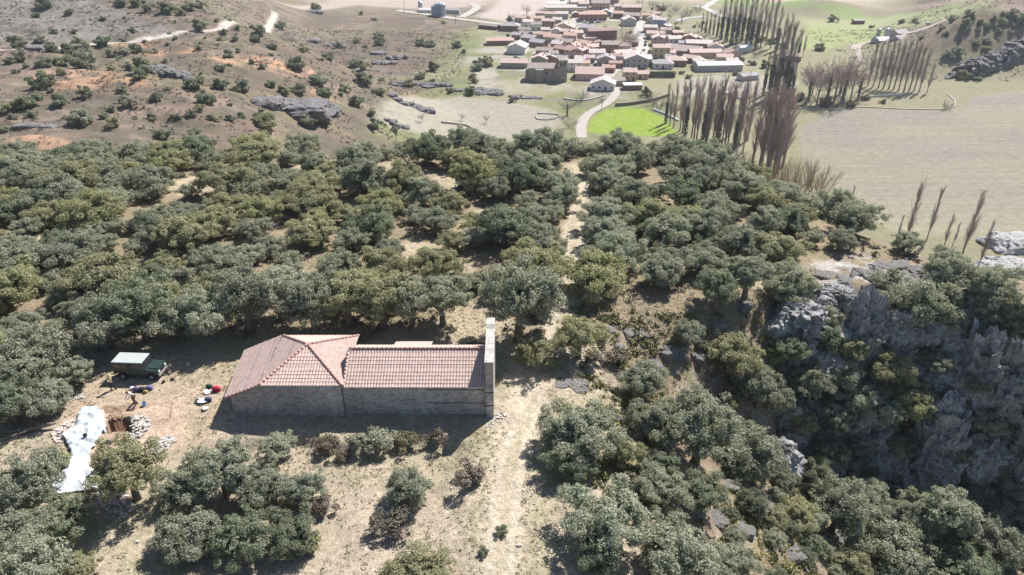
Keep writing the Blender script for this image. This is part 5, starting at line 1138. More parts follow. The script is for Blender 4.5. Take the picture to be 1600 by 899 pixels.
pts, sz = [], []
for px, py, w in [(1235, 560, 40), (1262, 600, 35), (1290, 560, 30), (1255, 650, 40), (1300, 640, 35), (1320, 690, 30), (1225, 640, 25), (1380, 640, 30), (1410, 680, 30), (1375, 590, 25), (1480, 600, 22), (1535, 560, 30), (1550, 640, 30), (1475, 690, 40), (1490, 720, 40), (1440, 610, 30), (1345, 560, 26), (1420, 540, 25), (1500, 640, 16), (1280, 700, 35), (1340, 720, 40), (1400, 740, 35), (1530, 700, 25)]:
    q, t = at(px, py); d_ = np.array((0, -1, .4)); m_ = 260
    o_ = rng.normal(size=(m_, 3)) * np.array([w * t / FPX * .33, .9, w * t / FPX * .33]); c_ = np.array(q) + np.array([0, -2.6, .8]); pts.append(c_ + o_); sz.append(rng.uniform(.3, .6, m_))
tag(link('cliff_ivy', cover_mesh('cliff_ivy', np.concatenate(pts), np.concatenate(sz), rng, leafmat('cliff_moss', (.10, .095, .03), (.22, .20, .07), (.10, .11, .05)), 3, .3)), 'olive moss and ivy hanging in patches on the shaded cliff', 'ivy', kind='stuff')

# ------------------------------------------------------------------ roads in the valley
def ribbon(name, pts, w, colr, lift=.18, label=None):
    pl = smooth_line(poly(pts), 10); d = np.gradient(pl, axis=0); d /= np.linalg.norm(d, axis=1, keepdims=True) + 1e-9; nrm = np.stack([-d[:, 1], d[:, 0]], 1)
    cols = [-1, -.5, 0, .5, 1]; V_ = []
    for c in cols:
        e_ = w / 2 * c * (1 + (.22 * (vn(np.arange(len(pl)) * .7, np.zeros(len(pl)) + c, 4) - .5) if abs(c) == 1 else 0))
        q_ = pl + nrm * (np.full(len(pl), 1.0) * e_)[:, None]; V_.append(np.stack([q_[:, 0], q_[:, 1], Z(q_[:, 0], q_[:, 1]) + lift], 1))
    V_ = np.stack(V_, 1); n_ = 5; k = np.arange(len(pl) - 1)[:, None] * n_ + np.arange(4)[None]
    f = np.stack([k, k + 1, k + n_ + 1, k + n_], -1).reshape(-1, 4)
    o = link(name, mesh_np(name, V_.reshape(-1, 3), f, np.full(len(f), 4), [flat('pale_' + name, tuple(v * .62 for v in colr), .95, .12, .5)], None, True)); return tag(o, kind='structure')
PALE = (.55, .50, .44)
ribbon('lane', [(909, 216), (908, 200), (914, 184), (930, 172), (948, 162), (960, 150), (961, 138), (956, 126)], 4.5, PALE)
ribbon('street', [(958, 130), (950, 122), (955, 113), (968, 107), (985, 102)], 7, PALE)
ribbon('street', [(932, 100), (918, 92), (906, 80), (898, 70), (892, 62)], 6, PALE, .22)
ribbon('street', [(1012, 92), (1004, 78), (1000, 62), (1000, 48), (1004, 36), (996, 28)], 9, (.60, .57, .53), .24)
ribbon('street', [(822, 112), (832, 98), (838, 84), (848, 72), (852, 64)], 5, (.50, .50, .38), .2)
ribbon('street', [(890, 40), (920, 36), (950, 33), (985, 36)], 6, PALE, .25)
ribbon('street', [(893, 38), (902, 28), (906, 18)], 7, PALE, .28)
ribbon('street', [(955, 12), (962, 20), (975, 27), (990, 30)], 6, PALE, .2)
ribbon('road', [(620, 17), (660, 22), (700, 28), (740, 33), (780, 38), (800, 40)], 7, (.60, .54, .47), .3)
ribbon('road', [(720, 28), (735, 20), (745, 12), (735, 6)], 7, (.60, .54, .47), .35)
ribbon('road', [(1084, 10), (1100, 13), (1115, 20), (1128, 27)], 6, (.62, .60, .56), .3)
ribbon('road', [(1100, 13), (1112, 5), (1128, -4)], 6, (.62, .60, .56), .33)
ribbon('road', [(1056, 33), (1075, 29), (1100, 26)], 5, (.55, .55, .55), .3)
ribbon('road', [(1335, 78), (1342, 70), (1356, 67), (1385, 60), (1400, 54), (1440, 46), (1480, 32)], 6, (.58, .48, .40), .3)
ribbon('path', [(1340, 74), (1342, 88), (1348, 98)], 3, (.5, .44, .36), .3)

# ------------------------------------------------------------------ village
def plaster(name, c): return flat(name, c, .9, .10, .6)
WALLC = {'white': (.66, .64, .60), 'cream': (.58, .50, .38), 'ochre': (.52, .40, .27), 'stone': (.34, .30, .26), 'brick': (.36, .19, .155), 'pink': (.50, .36, .31), 'grey': (.40, .39, .38), 'maroon': (.20, .10, .095), 'blue': (.28, .36, .48), 'brown': (.26, .18, .14)}
ROOFC = {'salmon': (.47, .35, .305), 'pale': (.49, .42, .39), 'brown': (.30, .245, .22), 'orange': (.45, .31, .245), 'greyroof': (.32, .30, .30), 'whiteroof': (.58, .56, .55), 'rust': (.35, .24, .205)}
WM = {k: plaster(k + '_house_wall', v) for k, v in WALLC.items()}; RM = {k: tilemat(k + '_house_roof', tuple(a * .8 for a in v), tuple(min(1, a * 1.12) for a in v), tuple(a * .9 for a in v)) for k, v in ROOFC.items()}
darkwin = flat('house_window', (.045, .05, .06), .25, .2, 1, 0, .5); doorm = flat('house_door', (.12, .07, .045), .7)
HN = {'salmon': 'salmon-roofed', 'pale': 'pale pink-roofed', 'brown': 'brown-roofed', 'orange': 'orange-roofed', 'greyroof': 'grey-roofed', 'whiteroof': 'white-roofed', 'rust': 'rust-roofed'}
def vplace(px, py):
    if py > 118: return 'at the near end of the village'
    if px < 830: return 'at the left edge of the village'
    if px > 1040: return 'in the right part of the village'
    if py > 88: return 'left of the main street, near rows' if px < 990 else 'right of the lane, near rows'
    if py > 55: return 'in the middle of the village' if px < 990 else 'beside the main street'
    return 'in the far rows of the village'
hrr = random.Random(33)
def house(px, py, w, d, h, rot, roof, wall, label=None, name='house', typ='gable', flip=False, win=True, pitch=.38, chim=True, sink=.6):
    """px,py = foot of the front wall, w = ridge length, d = span"""
    q, t = at(px, py); rot = R(rot + (hrr.uniform(-14, 14) if label is None else 0)); sz = 1.0 if label is None else 1.08; w *= sz; d *= sz; f = Vector((-math.sin(rot), math.cos(rot), 0)); c = q + f * (d / 2)
    z = min(float(Z(c.x + a * w / 2, c.y + b * d / 2)) for a in (-1, 1) for b in (-1, 1))
    e = empty(name, (c.x, c.y, z), rot); k = {'house': 'house', 'barn': 'barn', 'shed': 'shed'}.get(name, 'building')
    tag(e, label or '%s-walled %s %s %s' % (wall, HN[roof], name.replace('_', ' '), vplace(px, py)), k, 'houses of the village')
    hw, hd = w / 2, d / 2; rh = hd * pitch; ov = .45
    mb = MB()
    if typ == 'gable':
        if flip: mb.prism([(-hw, -sink), (hw, -sink), (hw, h), (0, h + hw * pitch), (-hw, h)], -hd, hd, 'y')
        else: mb.prism([(-hd, -sink), (hd, -sink), (hd, h), (0, h + rh), (-hd, h)], -hw, hw, 'x')
        o = mb.build('wall', WM[wall], e)
        mb = MB(); t_ = .22
        if flip:
            rr = hw * pitch; s_ = ov * pitch
            mb.prism([(-hw - ov, h - s_ + .02), (0, h + rr + .02), (hw + ov, h - s_ + .02), (hw + ov, h - s_ + .02 + t_), (0, h + rr + t_ + .05), (-hw - ov, h - s_ + .02 + t_)], -hd - .3, hd + .3, 'y')
        else:
            s_ = ov * pitch; mb.prism([(-hd - ov, h - s_ + .02), (0, h + rh + .02), (hd + ov, h - s_ + .02), (hd + ov, h - s_ + .02 + t_), (0, h + rh + t_ + .05), (-hd - ov, h - s_ + .02 + t_)], -hw - .3, hw + .3, 'x')
    else:
        mb.box(-hw, hw, -hd, hd, -sink, h); mb.build('wall', WM[wall], e); mb = MB()
        m_ = min(hw, hd) + ov; rl = max(hw - hd, 0); rd = max(hd - hw, 0); zt = h + m_ * pitch
        vs = [(-hw - ov, -hd - ov, h + .02), (hw + ov, -hd - ov, h + .02), (hw + ov, hd + ov, h + .02), (-hw - ov, hd + ov, h + .02), (-rl, -rd, zt), (rl, rd, zt), (rl + .01, -rd, zt), (-rl - .01, rd, zt)]
        mb.add(vs, [(0, 3, 2, 1), (0, 1, 6, 4), (1, 2, 5, 6), (2, 3, 7, 5), (3, 0, 4, 7), (4, 6, 5, 7)])
    ro = mb.build('roof', RM[roof], e)
    if chim:
        m2 = MB(); cxx = hw * .4; m2.box(cxx - .3, cxx + .3, -.1, .5, h + .2, h + max(rh, .8) + 1.0); m2.build('chimney', WM['brick'], ro)
    if win:
        fl_ = 2 if h > 4.5 else 1; n_ = max(2, min(6, int(w / 3.0)))
        for j in range(fl_):
            for i_ in range(n_):
                x_ = -hw + w * (i_ + .5) / n_; zz = 1.1 + 2.7 * j
                if j == 0 and i_ == n_ // 2:
                    m2 = MB(); m2.box(x_ - .55, x_ + .55, -hd - .05, -hd - .004, 0, 2.1); m2.build('door', doorm, e); continue
                m2 = MB(); m2.box(x_ - .45, x_ + .45, -hd - .05, -hd - .004, zz, zz + 1.15); m2.build('window', darkwin, e)
        if d > 6:
            m2 = MB(); m2.box(-hw - .05, -hw - .004, -.5, .4, 1.1, 2.25); m2.build('window', darkwin, e)
    return e
H = house
H(782, 71, 17, 7, 3, 4, 'orange', 'brown', 'long low orange-roofed shed above the white barn at the left', 'shed', win=False, chim=False, pitch=.25)
e = H(806, 85, 11, 12, 4.2, -12, 'pale', 'white', 'white gabled barn with a big grey door at the left', 'barn', flip=True, win=False, chim=False)
m2 = MB(); m2.box(-1.7, 1.7, -6.06, -6.004, 0, 3.6); m2.build('door', flat('grey_barn_door', (.25, .27, .30)), e)
H(803, 107, 15, 8, 3.2, -4, 'salmon', 'stone', 'wide salmon-roofed stone house left of the church', win=False)
H(842, 103, 9, 7, 4, -10, 'salmon', 'stone', 'low salmon-roofed house touching the back of the church', flip=True); H(850, 88, 11, 7, 3.5, -8, 'brown', 'stone'); H(866, 92, 6, 6, 3.2, 10, 'brown', 'grey')
H(893, 92, 10, 9, 5, -30, 'rust', 'pink', 'rust-roofed house with red balconies behind the church tower'); H(902, 93, 6, 8, 5.5, -28, 'salmon', 'pink', 'tall pink gabled house beside the sloping street', flip=True)
H(899, 112, 8, 6, 5, 0, 'pale', 'white', 'white house just right of the church tower', chim=False); H(913, 108, 6, 6, 3.4, 0, 'orange', 'cream', 'small cream house with orange roof right of the tower')
H(921, 126, 15, 11, 3.6, -6, 'salmon', 'pink', 'big salmon-roofed barn in front of the church tower', 'barn', win=False, chim=False, pitch=.45)
H(941, 142, 12, 8, 3.4, -10, 'pale', 'white', 'white chalet with dark windows nearest the green field', flip=True, chim=False)
H(968, 135, 6, 5, 3, 8, 'brown', 'stone', 'small brown stone hut beside the lane bend', 'shed', win=False, chim=False); H(989, 141, 9, 5, 2.6, 4, 'whiteroof', 'brown', 'low shed with a bright flat roof right of the lane', 'shed', win=False, chim=False, pitch=.15)
H(984, 127, 7, 7, 5, -4, 'salmon', 'ochre', 'ochre house with salmon roof right of the lane'); H(1000, 124, 9, 5, 3, -4, 'salmon', 'ochre', 'long low wing right of the ochre house', chim=False)
H(994, 107, 13, 11, 5.2, -3, 'pale', 'grey', 'large grey gabled house above the lane, facing the camera', flip=True)
H(1036, 108, 11, 8, 3.2, -4, 'greyroof', 'white', 'grey hip-roofed bungalow behind the long dark hedge', typ='hip', chim=False)
H(1057, 104, 11, 8, 3.6, -4, 'salmon', 'brown', 'pink hip-roofed house right of the bungalow', typ='hip')
H(1033, 91, 10, 7, 6.4, -2, 'salmon', 'ochre', 'tall ochre house with balconies on the main street'); H(1028, 72, 7, 7, 5, -2, 'pale', 'pink', 'pale gabled house just behind the tall ochre house', flip=True)
H(1064, 88, 18, 14, 3.2, -22, 'brown', 'brown', 'sprawling brown-roofed barn right of the tall ochre house', 'barn', win=False, chim=False, pitch=.3)
H(1092, 76, 16, 9, 3.2, -8, 'pale', 'brown', 'long pale-roofed barn behind the ochre shed', 'barn', win=False, chim=False, pitch=.3); H(1103, 91, 19, 8, 3.4, 2, 'salmon', 'ochre', 'long ochre shed with salmon roof at the right end', 'shed', win=False, chim=False, pitch=.3)
H(1125, 112, 25, 9, 3.6, 4, 'whiteroof', 'grey', 'long white-roofed farm shed at the right edge of the village', 'shed', win=False, chim=False, pitch=.25); H(1098, 108, 7, 9, 3.6, 4, 'pale', 'grey', 'pale gable-end annex left of the long white shed', 'shed', flip=True, win=False, chim=False)
H(1078, 99, 10, 6, 3, -30, 'salmon', 'brown', 'narrow roof joining the hip-roofed house and the white shed', chim=False)
H(1056, 68, 9, 7, 3, 10, 'pale', 'white', 'small pale house alone behind the tall ochre house', win=True); H(1068, 74, 7, 6, 2.6, -20, 'greyroof', 'stone'); H(1024, 62, 13, 7, 4, -4, 'salmon', 'cream'); H(1016, 52, 10, 7, 4, -10, 'pale', 'pink')
H(1029, 42, 10, 7, 5, -25, 'pale', 'blue', 'blue-walled house with pale roof by the main street'); H(1018, 38, 8, 8, 4, -25, 'pale', 'cream', 'cream gable-end house left of the blue-walled one', flip=True)
H(941, 66, 19, 5, 7.6, 10, 'rust', 'maroon', 'tall windowless maroon block in the village middle', win=False, chim=False, pitch=.5)
H(953, 84, 10, 8, 5.6, 2, 'brown', 'brick', 'brown-roofed brick house with pale chimneys below the maroon block'); H(930, 84, 11, 7, 4.2, 14, 'salmon', 'brick'); H(922, 68, 9, 7, 3.6, 4, 'salmon', 'pink'); H(912, 76, 9, 7, 3.2, -30, 'orange', 'cream')
H(927, 33, 20, 9, 5, 2, 'orange', 'brick', 'long brick building with orange hipped roof at the village top', name='brick_building', typ='hip', chim=False); H(912, 20, 8, 8, 7, 2, 'salmon', 'pink', 'pink tower-like house left of the long brick building', win=True)
H(969, 20, 9, 7, 5, -4, 'salmon', 'ochre', 'ochre-walled house at the far village edge'); H(986, 21, 15, 8, 4.6, -2, 'salmon', 'brick', 'brick house with bright roof at the far village edge'); H(986, 33, 13, 9, 4, -20, 'brown', 'brown'); H(984, 41, 9, 9, 4.5, 5, 'pale', 'grey', 'pale gabled barn behind the village green', 'barn', flip=True, win=False)
H(882, 21, 34, 10, 4.4, 1, 'pale', 'cream', 'very long cream barn with a row of windows at the far edge', 'barn', chim=False, pitch=.3); H(906, 13, 16, 10, 5, 4, 'pale', 'pink'); H(938, 15, 16, 10, 5, -6, 'brown', 'pink'); H(956, 7, 12, 8, 4, -6, 'brown', 'brown')
H(870, 12, 16, 8, 3, 0, 'whiteroof', 'white', 'white flat-roofed shed left of the long cream barn', 'shed', win=False, chim=False)
H(796, 49, 13, 9, 3.8, -8, 'greyroof', 'brown', 'dark grey hip-roofed house at the upper left corner', typ='hip', win=False); H(762, 46, 15, 5, 2.6, -28, 'brown', 'maroon', 'dark low shed on the grass slope left of the village', 'shed', win=False, chim=False)
H(818, 54, 9, 6, 3.4, -18, 'brown', 'stone'); H(826, 44, 8, 7, 4.4, 14, 'pale', 'white'); H(838, 48, 8, 7, 4.4, -6, 'brown', 'white'); H(840, 36, 11, 6, 3.5, 4, 'orange', 'cream'); H(856, 44, 10, 7, 5, -4, 'salmon', 'brown'); H(870, 42, 7, 7, 5, -4, 'pale', 'grey')
H(880, 52, 14, 9, 4, -14, 'salmon', 'ochre', 'ochre gabled house facing the camera above the middle', flip=True); H(876, 30, 12, 7, 4, 0, 'pale', 'grey'); H(860, 30, 10, 6, 4, 8, 'salmon', 'cream')
H(824, 68, 10, 8, 3.6, -32, 'greyroof', 'stone'); H(837, 74, 10, 7, 3.2, -32, 'greyroof', 'brown', 'dark ruined barn with a broken grey roof', 'barn', win=False, chim=False); H(848, 62, 10, 7, 3.4, -30, 'orange', 'stone'); H(862, 67, 13, 8, 3.6, -22, 'orange', 'cream'); H(880, 74, 12, 8, 3.4, -28, 'brown', 'brown'); H(890, 64, 9, 7, 3.6, -24, 'orange', 'pink')
H(874, 84, 9, 6, 3, -34, 'rust', 'brick', 'small brick shed with rusty roof left of the balcony house', 'shed'); H(916, 52, 11, 9, 3.8, -6, 'greyroof', 'grey'); H(902, 60, 9, 7, 3.6, 6, 'salmon', 'grey')
H(933, 94, 10, 8, 4.4, 12, 'pale', 'cream'); H(946, 104, 10, 8, 4, -8, 'greyroof', 'stone', 'grey gabled stone house above the orange garden wall', flip=True); H(950, 114, 7, 5, 3, -14, 'orange', 'brick', 'small brick house with orange roof by the street fork'); H(963, 107, 9, 5, 3, 10, 'rust', 'brick')
H(976, 95, 12, 8, 4.4, 4, 'pale', 'pink'); H(972, 82, 11, 8, 4, -6, 'salmon', 'cream'); H(1010, 100, 6, 6, 3, 0, 'whiteroof', 'white', 'small white outbuilding right of the large gabled house', chim=False, win=False)
H(1048, 80, 8, 6, 3, -4, 'greyroof', 'brown'); H(1060, 58, 8, 6, 3, 0, 'salmon', 'brick'); H(1040, 54, 8, 6, 3.2, -20, 'salmon', 'pink'); H(1165, 82, 8, 5, 3, 8, 'whiteroof', 'white', 'small bright white hut beyond the long farm shed', 'shed', win=False, chim=False)
H(1172, 126, 10, 5, 2.6, 20, 'greyroof', 'grey', 'low grey shed in the yard behind the bare trees', 'shed', win=False, chim=False); H(1238, 96, 9, 6, 3, -20, 'rust', 'brick', 'rusty-roofed hut hidden in the poplar belt', 'shed', win=False, chim=False)
IN = [(845, 98, -10), (858, 101, 12), (876, 99, -14), (868, 79, -24), (892, 83, -30), (909, 87, -20), (920, 99, 6), (906, 101, -10), (925, 57, 4), (936, 77, 10), (965, 99, 4), (986, 92, -4), (960, 81, 8), (986, 73, -4), (1046, 99, -10), (1047, 90, 4), (1084, 86, -14), (1076, 69, -16), (1088, 68, 4), (1117, 84, -6), (1132, 100, 4), (1144, 104, 12), (1012, 32, -20), (1024, 31, -24), (965, 29, -8), (946, 26, -4), (900, 28, 0), (850, 24, 6), (843, 29, -4), (812, 37, -14), (806, 62, -20), (816, 60, -30), (1146, 95, 4), (994, 17, -6), (1040, 66, -4), (1036, 48, -22), (884, 58, -20), (868, 56, -12), (852, 54, 4)]
hr = random.Random(21)
for px, py, a_ in IN: H(px, py, hr.uniform(6, 10), hr.uniform(5, 7.5), hr.uniform(2.8, 4.6), a_, hr.choice(['salmon', 'pale', 'brown', 'greyroof', 'orange', 'salmon', 'pale', 'rust']), hr.choice(['white', 'cream', 'stone', 'grey', 'pink', 'brown', 'brick']), flip=hr.random() < .35)
for k_ in range(300):
    if k_ == 0: ng = 0
    if ng > 44: break
    px, py = hr.uniform(785, 1150), hr.uniform(14, 128); q, t = at(px, py)
    if any(o.get('category') in ('house', 'barn', 'shed') and (o.location.x - q.x) ** 2 + (o.location.y - q.y) ** 2 < 60 for o in THINGS): continue
    ng += 1; nb_ = ('left' if px < 900 else 'centre' if px < 1020 else 'right')
    if hr.random() < .45: bare(RNDG, 'bare_tree', px, py, hr.uniform(10, 18), 'small bare tree among the houses in the village %s' % nb_, 'small trees among the houses', wide=1.1)
    else: plant(FAROAK, 'garden_tree', q, hr.uniform(2.4, 4.6), (.7, .75, .6), 'small dark evergreen among the houses in the village %s' % nb_, 'tree', 'small trees among the houses', parts=False, sink=.2)
# hill farm on the right
H(1400, 58, 22, 8, 3, 12, 'whiteroof', 'grey', 'long pale farm hall under the right hill', 'barn', win=False, chim=False); H(1430, 50, 20, 8, 3, 14, 'greyroof', 'grey', 'second farm hall under the right hill, farther right', 'barn', win=False, chim=False); H(1412, 53, 8, 8, 4, 12, 'greyroof', 'stone', 'grey linking block between the two farm halls', name='shed', win=False, chim=False)
H(1342, 38, 8, 4, 2.6, 0, 'greyroof', 'maroon', 'dark green-grey hut alone in the fields', 'shed', win=False, chim=False)
# church
q, t = at(856, 128); e = empty('church', q + Vector((0, 5, 0)), R(-4)); tag(e, 'stone village church with a square tower on its right end', 'church')
chs = stonemat('church_stone', (.30, .275, .24), .5)
mb = MB(); mb.box(-10.5, 8, -4.5, 5, -1.5, 7.2); mb.build('wall', chs, e); mb = MB(); mb.box(-6.5, -2.5, -6.2, -4.51, -1.5, 6.6); mb.build('side_chapel', chs, e); mb = MB(); mb.box(-12.5, -10.51, -3.5, 3.5, -1.5, 5); mb.build('apse', chs, e)
mb = MB(); mb.box(6, 11, -4.9, 1.6, -1.5, 11.5); mb.box(5.8, 11.2, -5.1, 1.8, 11.5, 11.9); tw_ = mb.build('tower', chs, e)
mb = MB(); mb.add([(5.8, -5.1, 11.9), (11.2, -5.1, 11.9), (11.2, 1.8, 11.9), (5.8, 1.8, 11.9), (8.5, -1.6, 12.9)], [(0, 1, 4), (1, 2, 4), (2, 3, 4), (3, 0, 4)]); mb.build('tower_roof', RM['brown'], tw_)
for x_ in (7.4, 9.4): m2 = MB(); m2.box(x_ - .4, x_ + .4, -4.96, -4.904, 8.6, 10.6); m2.build('bell_opening', darkwin, tw_)
mb = MB(); mb.prism([(-5.1, 7.1), (5.5, 7.1), (5.5, 7.35), (.2, 9.4), (-5.1, 7.35)], -10.9, 5.78, 'x'); mb.build('roof', RM['brown'], e)
mb = MB(); mb.add([(-6.8, -6.5, 6.62), (-2.2, -6.5, 6.62), (-2.2, -4.52, 7.05), (-6.8, -4.52, 7.05), (-6.8, -6.5, 6.8), (-2.2, -6.5, 6.8), (-2.2, -4.52, 7.3), (-6.8, -4.52, 7.3)], [(0, 3, 2, 1), (4, 5, 6, 7), (0, 1, 5, 4), (1, 2, 6, 5), (2, 3, 7, 6), (3, 0, 4, 7)]); mb.build('roof', RM['greyroof'], e)
for x_ in (0, 3.5): m2 = MB(); m2.box(x_ - .4, x_ + .4, -4.56, -4.504, 3.5, 5.5); m2.build('window', darkwin, e)
# silos
sil = flat('silo_metal', (.30, .36, .42), .4, .15, 1, .3)
for i, (px, py, r_, h_) in enumerate([(679, 24, 2.6, 7), (684, 25, 2.6, 9), (688, 25, 2.6, 9.5), (692, 26, 2.6, 9.5), (657, 17, 1.8, 7)]):
    q, t = at(px, py); e = empty('silo', q); tag(e, ['leftmost tall blue-grey silo of the row of four', 'second blue-grey silo from the left in the row', 'third blue-grey silo from the left in the row', 'rightmost blue-grey silo of the row of four', 'short lone silo left of the row of four'][i], 'silo', 'farm silos on the plain')
    mb = MB(); mb.tube([(0, 0, -.5), (0, 0, h_)], r_, 16); mb.build('cylinder_wall', sil, e, False); mb = MB(); mb.tube([(0, 0, h_ + .01), (0, 0, h_ + 1.4)], [r_ + .15, .3], 16); mb.build('cone_roof', sil, e)
H(668, 21, 14, 5, 2.6, -10, 'whiteroof', 'white', 'low white farm building left of the silos', 'shed', win=False, chim=False); H(706, 22, 12, 6, 3, -12, 'greyroof', 'grey', 'low grey farm building right of the silos', 'shed', win=False, chim=False)
for i, (px, py) in enumerate([(1384, 58), (1372, 56)]):
    q, t = at(px, py); e = empty('silo', q); tag(e, ['pale silo at the left end of the hill farm hall', 'smaller pale silo left of the hill farm'][i], 'silo', 'silos of the hill farm'); mb = MB(); mb.tube([(0, 0, -.5), (0, 0, 5.5 - i)], 1.5, 14); mb.build('cylinder_wall', sil, e); mb = MB(); mb.tube([(0, 0, 5.51 - i), (0, 0, 6.4 - i)], [1.6, .2], 14); mb.build('cone_roof', sil, e)
# hedge
q, t = at(1030, 121); o = link('hedge', cover_mesh('hedge', np.stack([*(lambda X_, Y_: (X_ + q.x, Y_ + q.y, Z(X_ + q.x, Y_ + q.y) + rng.uniform(.2, 3.2, len(X_))))(rng.uniform(-9, 9, 2600), rng.uniform(-1, 1, 2600))], 1), np.full(2600, .8), rng, MAT['ivy'], 3, .5)); tag(o, 'long dark clipped hedge in front of the grey bungalow', 'hedge')
# low stone walls, poles, sheepfold
def wallrun(pts, h, label, mat, w=.5, name='stone_wall'):
    P_ = smooth_line(poly(pts), 6); mb = MB()
    for (ax, ay), (bx, by) in zip(P_[:-1], P_[1:]):
        d_ = math.hypot(bx - ax, by - ay) + 1e-6; nx, ny = -(by - ay) / d_ * w / 2, (bx - ax) / d_ * w / 2; za, zb_ = float(Z(ax, ay)), float(Z(bx, by))
        mb.add([(ax - nx, ay - ny, za - .4), (bx - nx, by - ny, zb_ - .4), (bx + nx, by + ny, zb_ - .4), (ax + nx, ay + ny, za - .4), (ax - nx, ay - ny, za + h), (bx - nx, by - ny, zb_ + h), (bx + nx, by + ny, zb_ + h), (ax + nx, ay + ny, za + h)], [(4, 5, 6, 7), (0, 1, 5, 4), (2, 3, 7, 6), (1, 2, 6, 5), (3, 0, 4, 7)])
    return tag(mb.build(name, mat), label, 'wall', 'low walls of the valley')
dws = flat('dry_stone', (.34, .31, .28), .95, .35, 1)
wallrun([(1240, 170), (1300, 172), (1345, 168), (1410, 171), (1480, 171), (1492, 160), (1480, 148)], .4, 'pale curving stone wall around the upper edge of the big field', flat('pale_wall', (.38, .36, .33)))
wallrun([(1360, 152), (1400, 150), (1420, 146)], .8, 'short pale wall before the poplar cluster', flat('pale_wall2', (.55, .53, .50)))
wallrun([(1020, 172), (1045, 182), (1060, 190)], .9, 'white garden wall at the corner of the lime-green field', flat('white_wall', (.66, .66, .66)))
wallrun([(1130, 146), (1150, 152), (1166, 160)], .9, 'white wall in the bare trees before the yard', flat('white_wall2', (.62, .60, .58)))
wallrun([(838, 178), (872, 180), (866, 187), (840, 187), (838, 178)], .5, 'thin rectangular paddock wall beside the bare round tree', dws, .4)
wallrun([(690, 192), (725, 196), (742, 203)], .8, 'broken stone wall line at the lower end of the beige field', dws, 1.0)
wallrun([(880, 155), (912, 158), (945, 150)], .6, 'dark field bank left of the village lane', dws, 1.0)
wallrun([(962, 166), (985, 164), (1020, 158), (1045, 150)], 1.6, 'dark terrace wall above the lime-green field', flat('dark_wall', (.20, .17, .14)), 1.5)
for i, (px, py, h_, lab) in enumerate([(940, 172, 9, 'wooden power pole beside the village lane'), (632, 20, 11, 'power pole standing on the plain left of the silos'), (712, 38, 9, 'power pole right of the silo farm road'), (865, 8, 9, 'thin pole behind the far barns')]):
    q, t = at(px, py); e = empty('power_pole', q); tag(e, lab, 'pole', 'power poles'); mb = MB(); mb.tube([(0, 0, -.5), (0, 0, h_)], [.16, .11], 8); mb.build('pole', flat('pole_wood', (.12, .10, .09)), e); mb = MB(); mb.box(-.8, .8, -.05, .05, h_ - .5, h_ - .38); mb.build('crossarm', flat('arm_wood', (.12, .10, .09)), e)
# village cars
def smallcar(px, py, rz, c, nm, lab, van=False):
    q, t = at(px, py); e = empty('parked_car', q + Vector((0, 0, .3)), R(rz)); tag(e, lab, 'car', 'cars parked in the village'); m_ = flat(nm + '_car_paint', c, .35, .05, 1, 0, .5)
    mb = MB(); mb.prism([(-2.1, .3), (-2.1, .9), (-1.1, 1.0), (1.2, .95), (2.1, .75), (2.15, .3)], -.85, .85, 'y'); mb.build('body', m_, e)
    mb = MB(); mb.prism([(-1.9, .95), (-1.6, 1.45), (.4, 1.48), (1.2, .93)] if not van else [(-2.05, .95), (-2.0, 1.9), (.9, 1.9), (1.4, .93)], -.74, .74, 'y'); mb.build('cabin', glass if not van else m_, e)
    mb = MB(); mb.box(-1.5, .4, -.70, .70, 1.49, 1.53) if not van else mb.box(-2, .9, -.8, .8, 1.905, 1.95); mb.build('roof', m_, e)
    for x_ in (-1.35, 1.35):
        for s in (-1, 1): mb = MB(); mb.cyl((x_, s * .8, .32), .32, .2, 'y', 12); mb.build('wheel', blk, e)
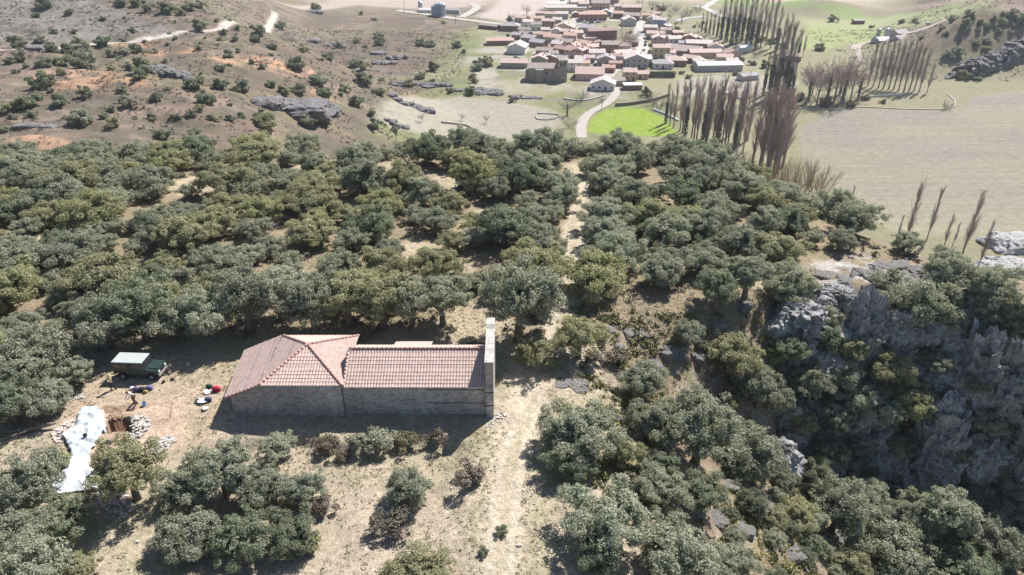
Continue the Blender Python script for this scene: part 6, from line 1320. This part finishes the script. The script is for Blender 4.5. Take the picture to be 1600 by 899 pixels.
smallcar(1008, 72, 80, (.02, .025, .03), 'black', 'black car parked on the main street'); smallcar(1006, 80, 85, (.7, .7, .7), 'white', 'white car parked below the black one'); smallcar(1001, 88, 60, (.72, .72, .72), 'whitevan', 'white van parked at the bottom of the main street', True)
smallcar(1011, 62, 90, (.04, .04, .05), 'dark', 'dark car parked at the top of the main street row'); smallcar(905, 36, 5, (.04, .06, .16), 'blue', 'blue car before the long brick building'); smallcar(924, 36.5, 5, (.05, .05, .06), 'grey', 'dark grey car before the long brick building'); smallcar(914, 36.5, 5, (.6, .6, .6), 'silver', 'silver car between the blue and grey ones'); smallcar(935, 36, 5, (.5, .5, .52), 'pale', 'pale car at the right end of the brick building')
smallcar(1450, 40, 10, (.6, .6, .62), 'farm', 'pale car beside the hill farm road'); smallcar(1432, 38, 10, (.1, .1, .12), 'farmdark', 'dark vehicle beside the hill farm road')

# ------------------------------------------------------------------ every label singles one thing out
ORD = ['leftmost', 'second from left', 'third from left', 'fourth from left', 'fifth from left', 'sixth from left', 'seventh from left', 'eighth from left', 'ninth from left', 'tenth from left']
def uniq():
    for o in THINGS: o['label'] = o['label'].replace('  ', ' ')
    by = {}
    for o in THINGS: by.setdefault(o['label'], []).append(o)
    for lab, os_ in by.items():
        if len(os_) < 2: continue
        os_.sort(key=lambda o: proj(o.location)[0]); n_ = len(os_)
        for i_, o in enumerate(os_):
            j_ = n_ - 1 - i_
            if i_ < 10 and (i_ <= j_ or i_ < 3 and n_ < 5): s_ = ORD[i_]
            elif j_ < 10: s_ = ORD[j_].replace('left', 'right') if j_ else 'rightmost'
            else: s_ = 'number %d from left' % (i_ + 1)
            o['label'] = lab + ', ' + s_
uniq()

# ------------------------------------------------------------------ the air
HAZE = float(globals().get('HAZE_D', 0.00011))
if HAZE > 0:
    mb = MB(); mb.box(-9600, 9600, -400, 9600, -66, 46); hz = NT('haze'); hz.t.nodes.remove(hz.b)
    pv = hz.n('ShaderNodeVolumePrincipled'); pv.inputs['Color'].default_value = (.86, .90, 1.0, 1); pv.inputs['Density'].default_value = HAZE; pv.inputs['Anisotropy'].default_value = .2
    hz.l(pv.outputs[0], hz.t.nodes['Material Output'].inputs['Volume']); tag(mb.build('haze', hz.m), kind='stuff')
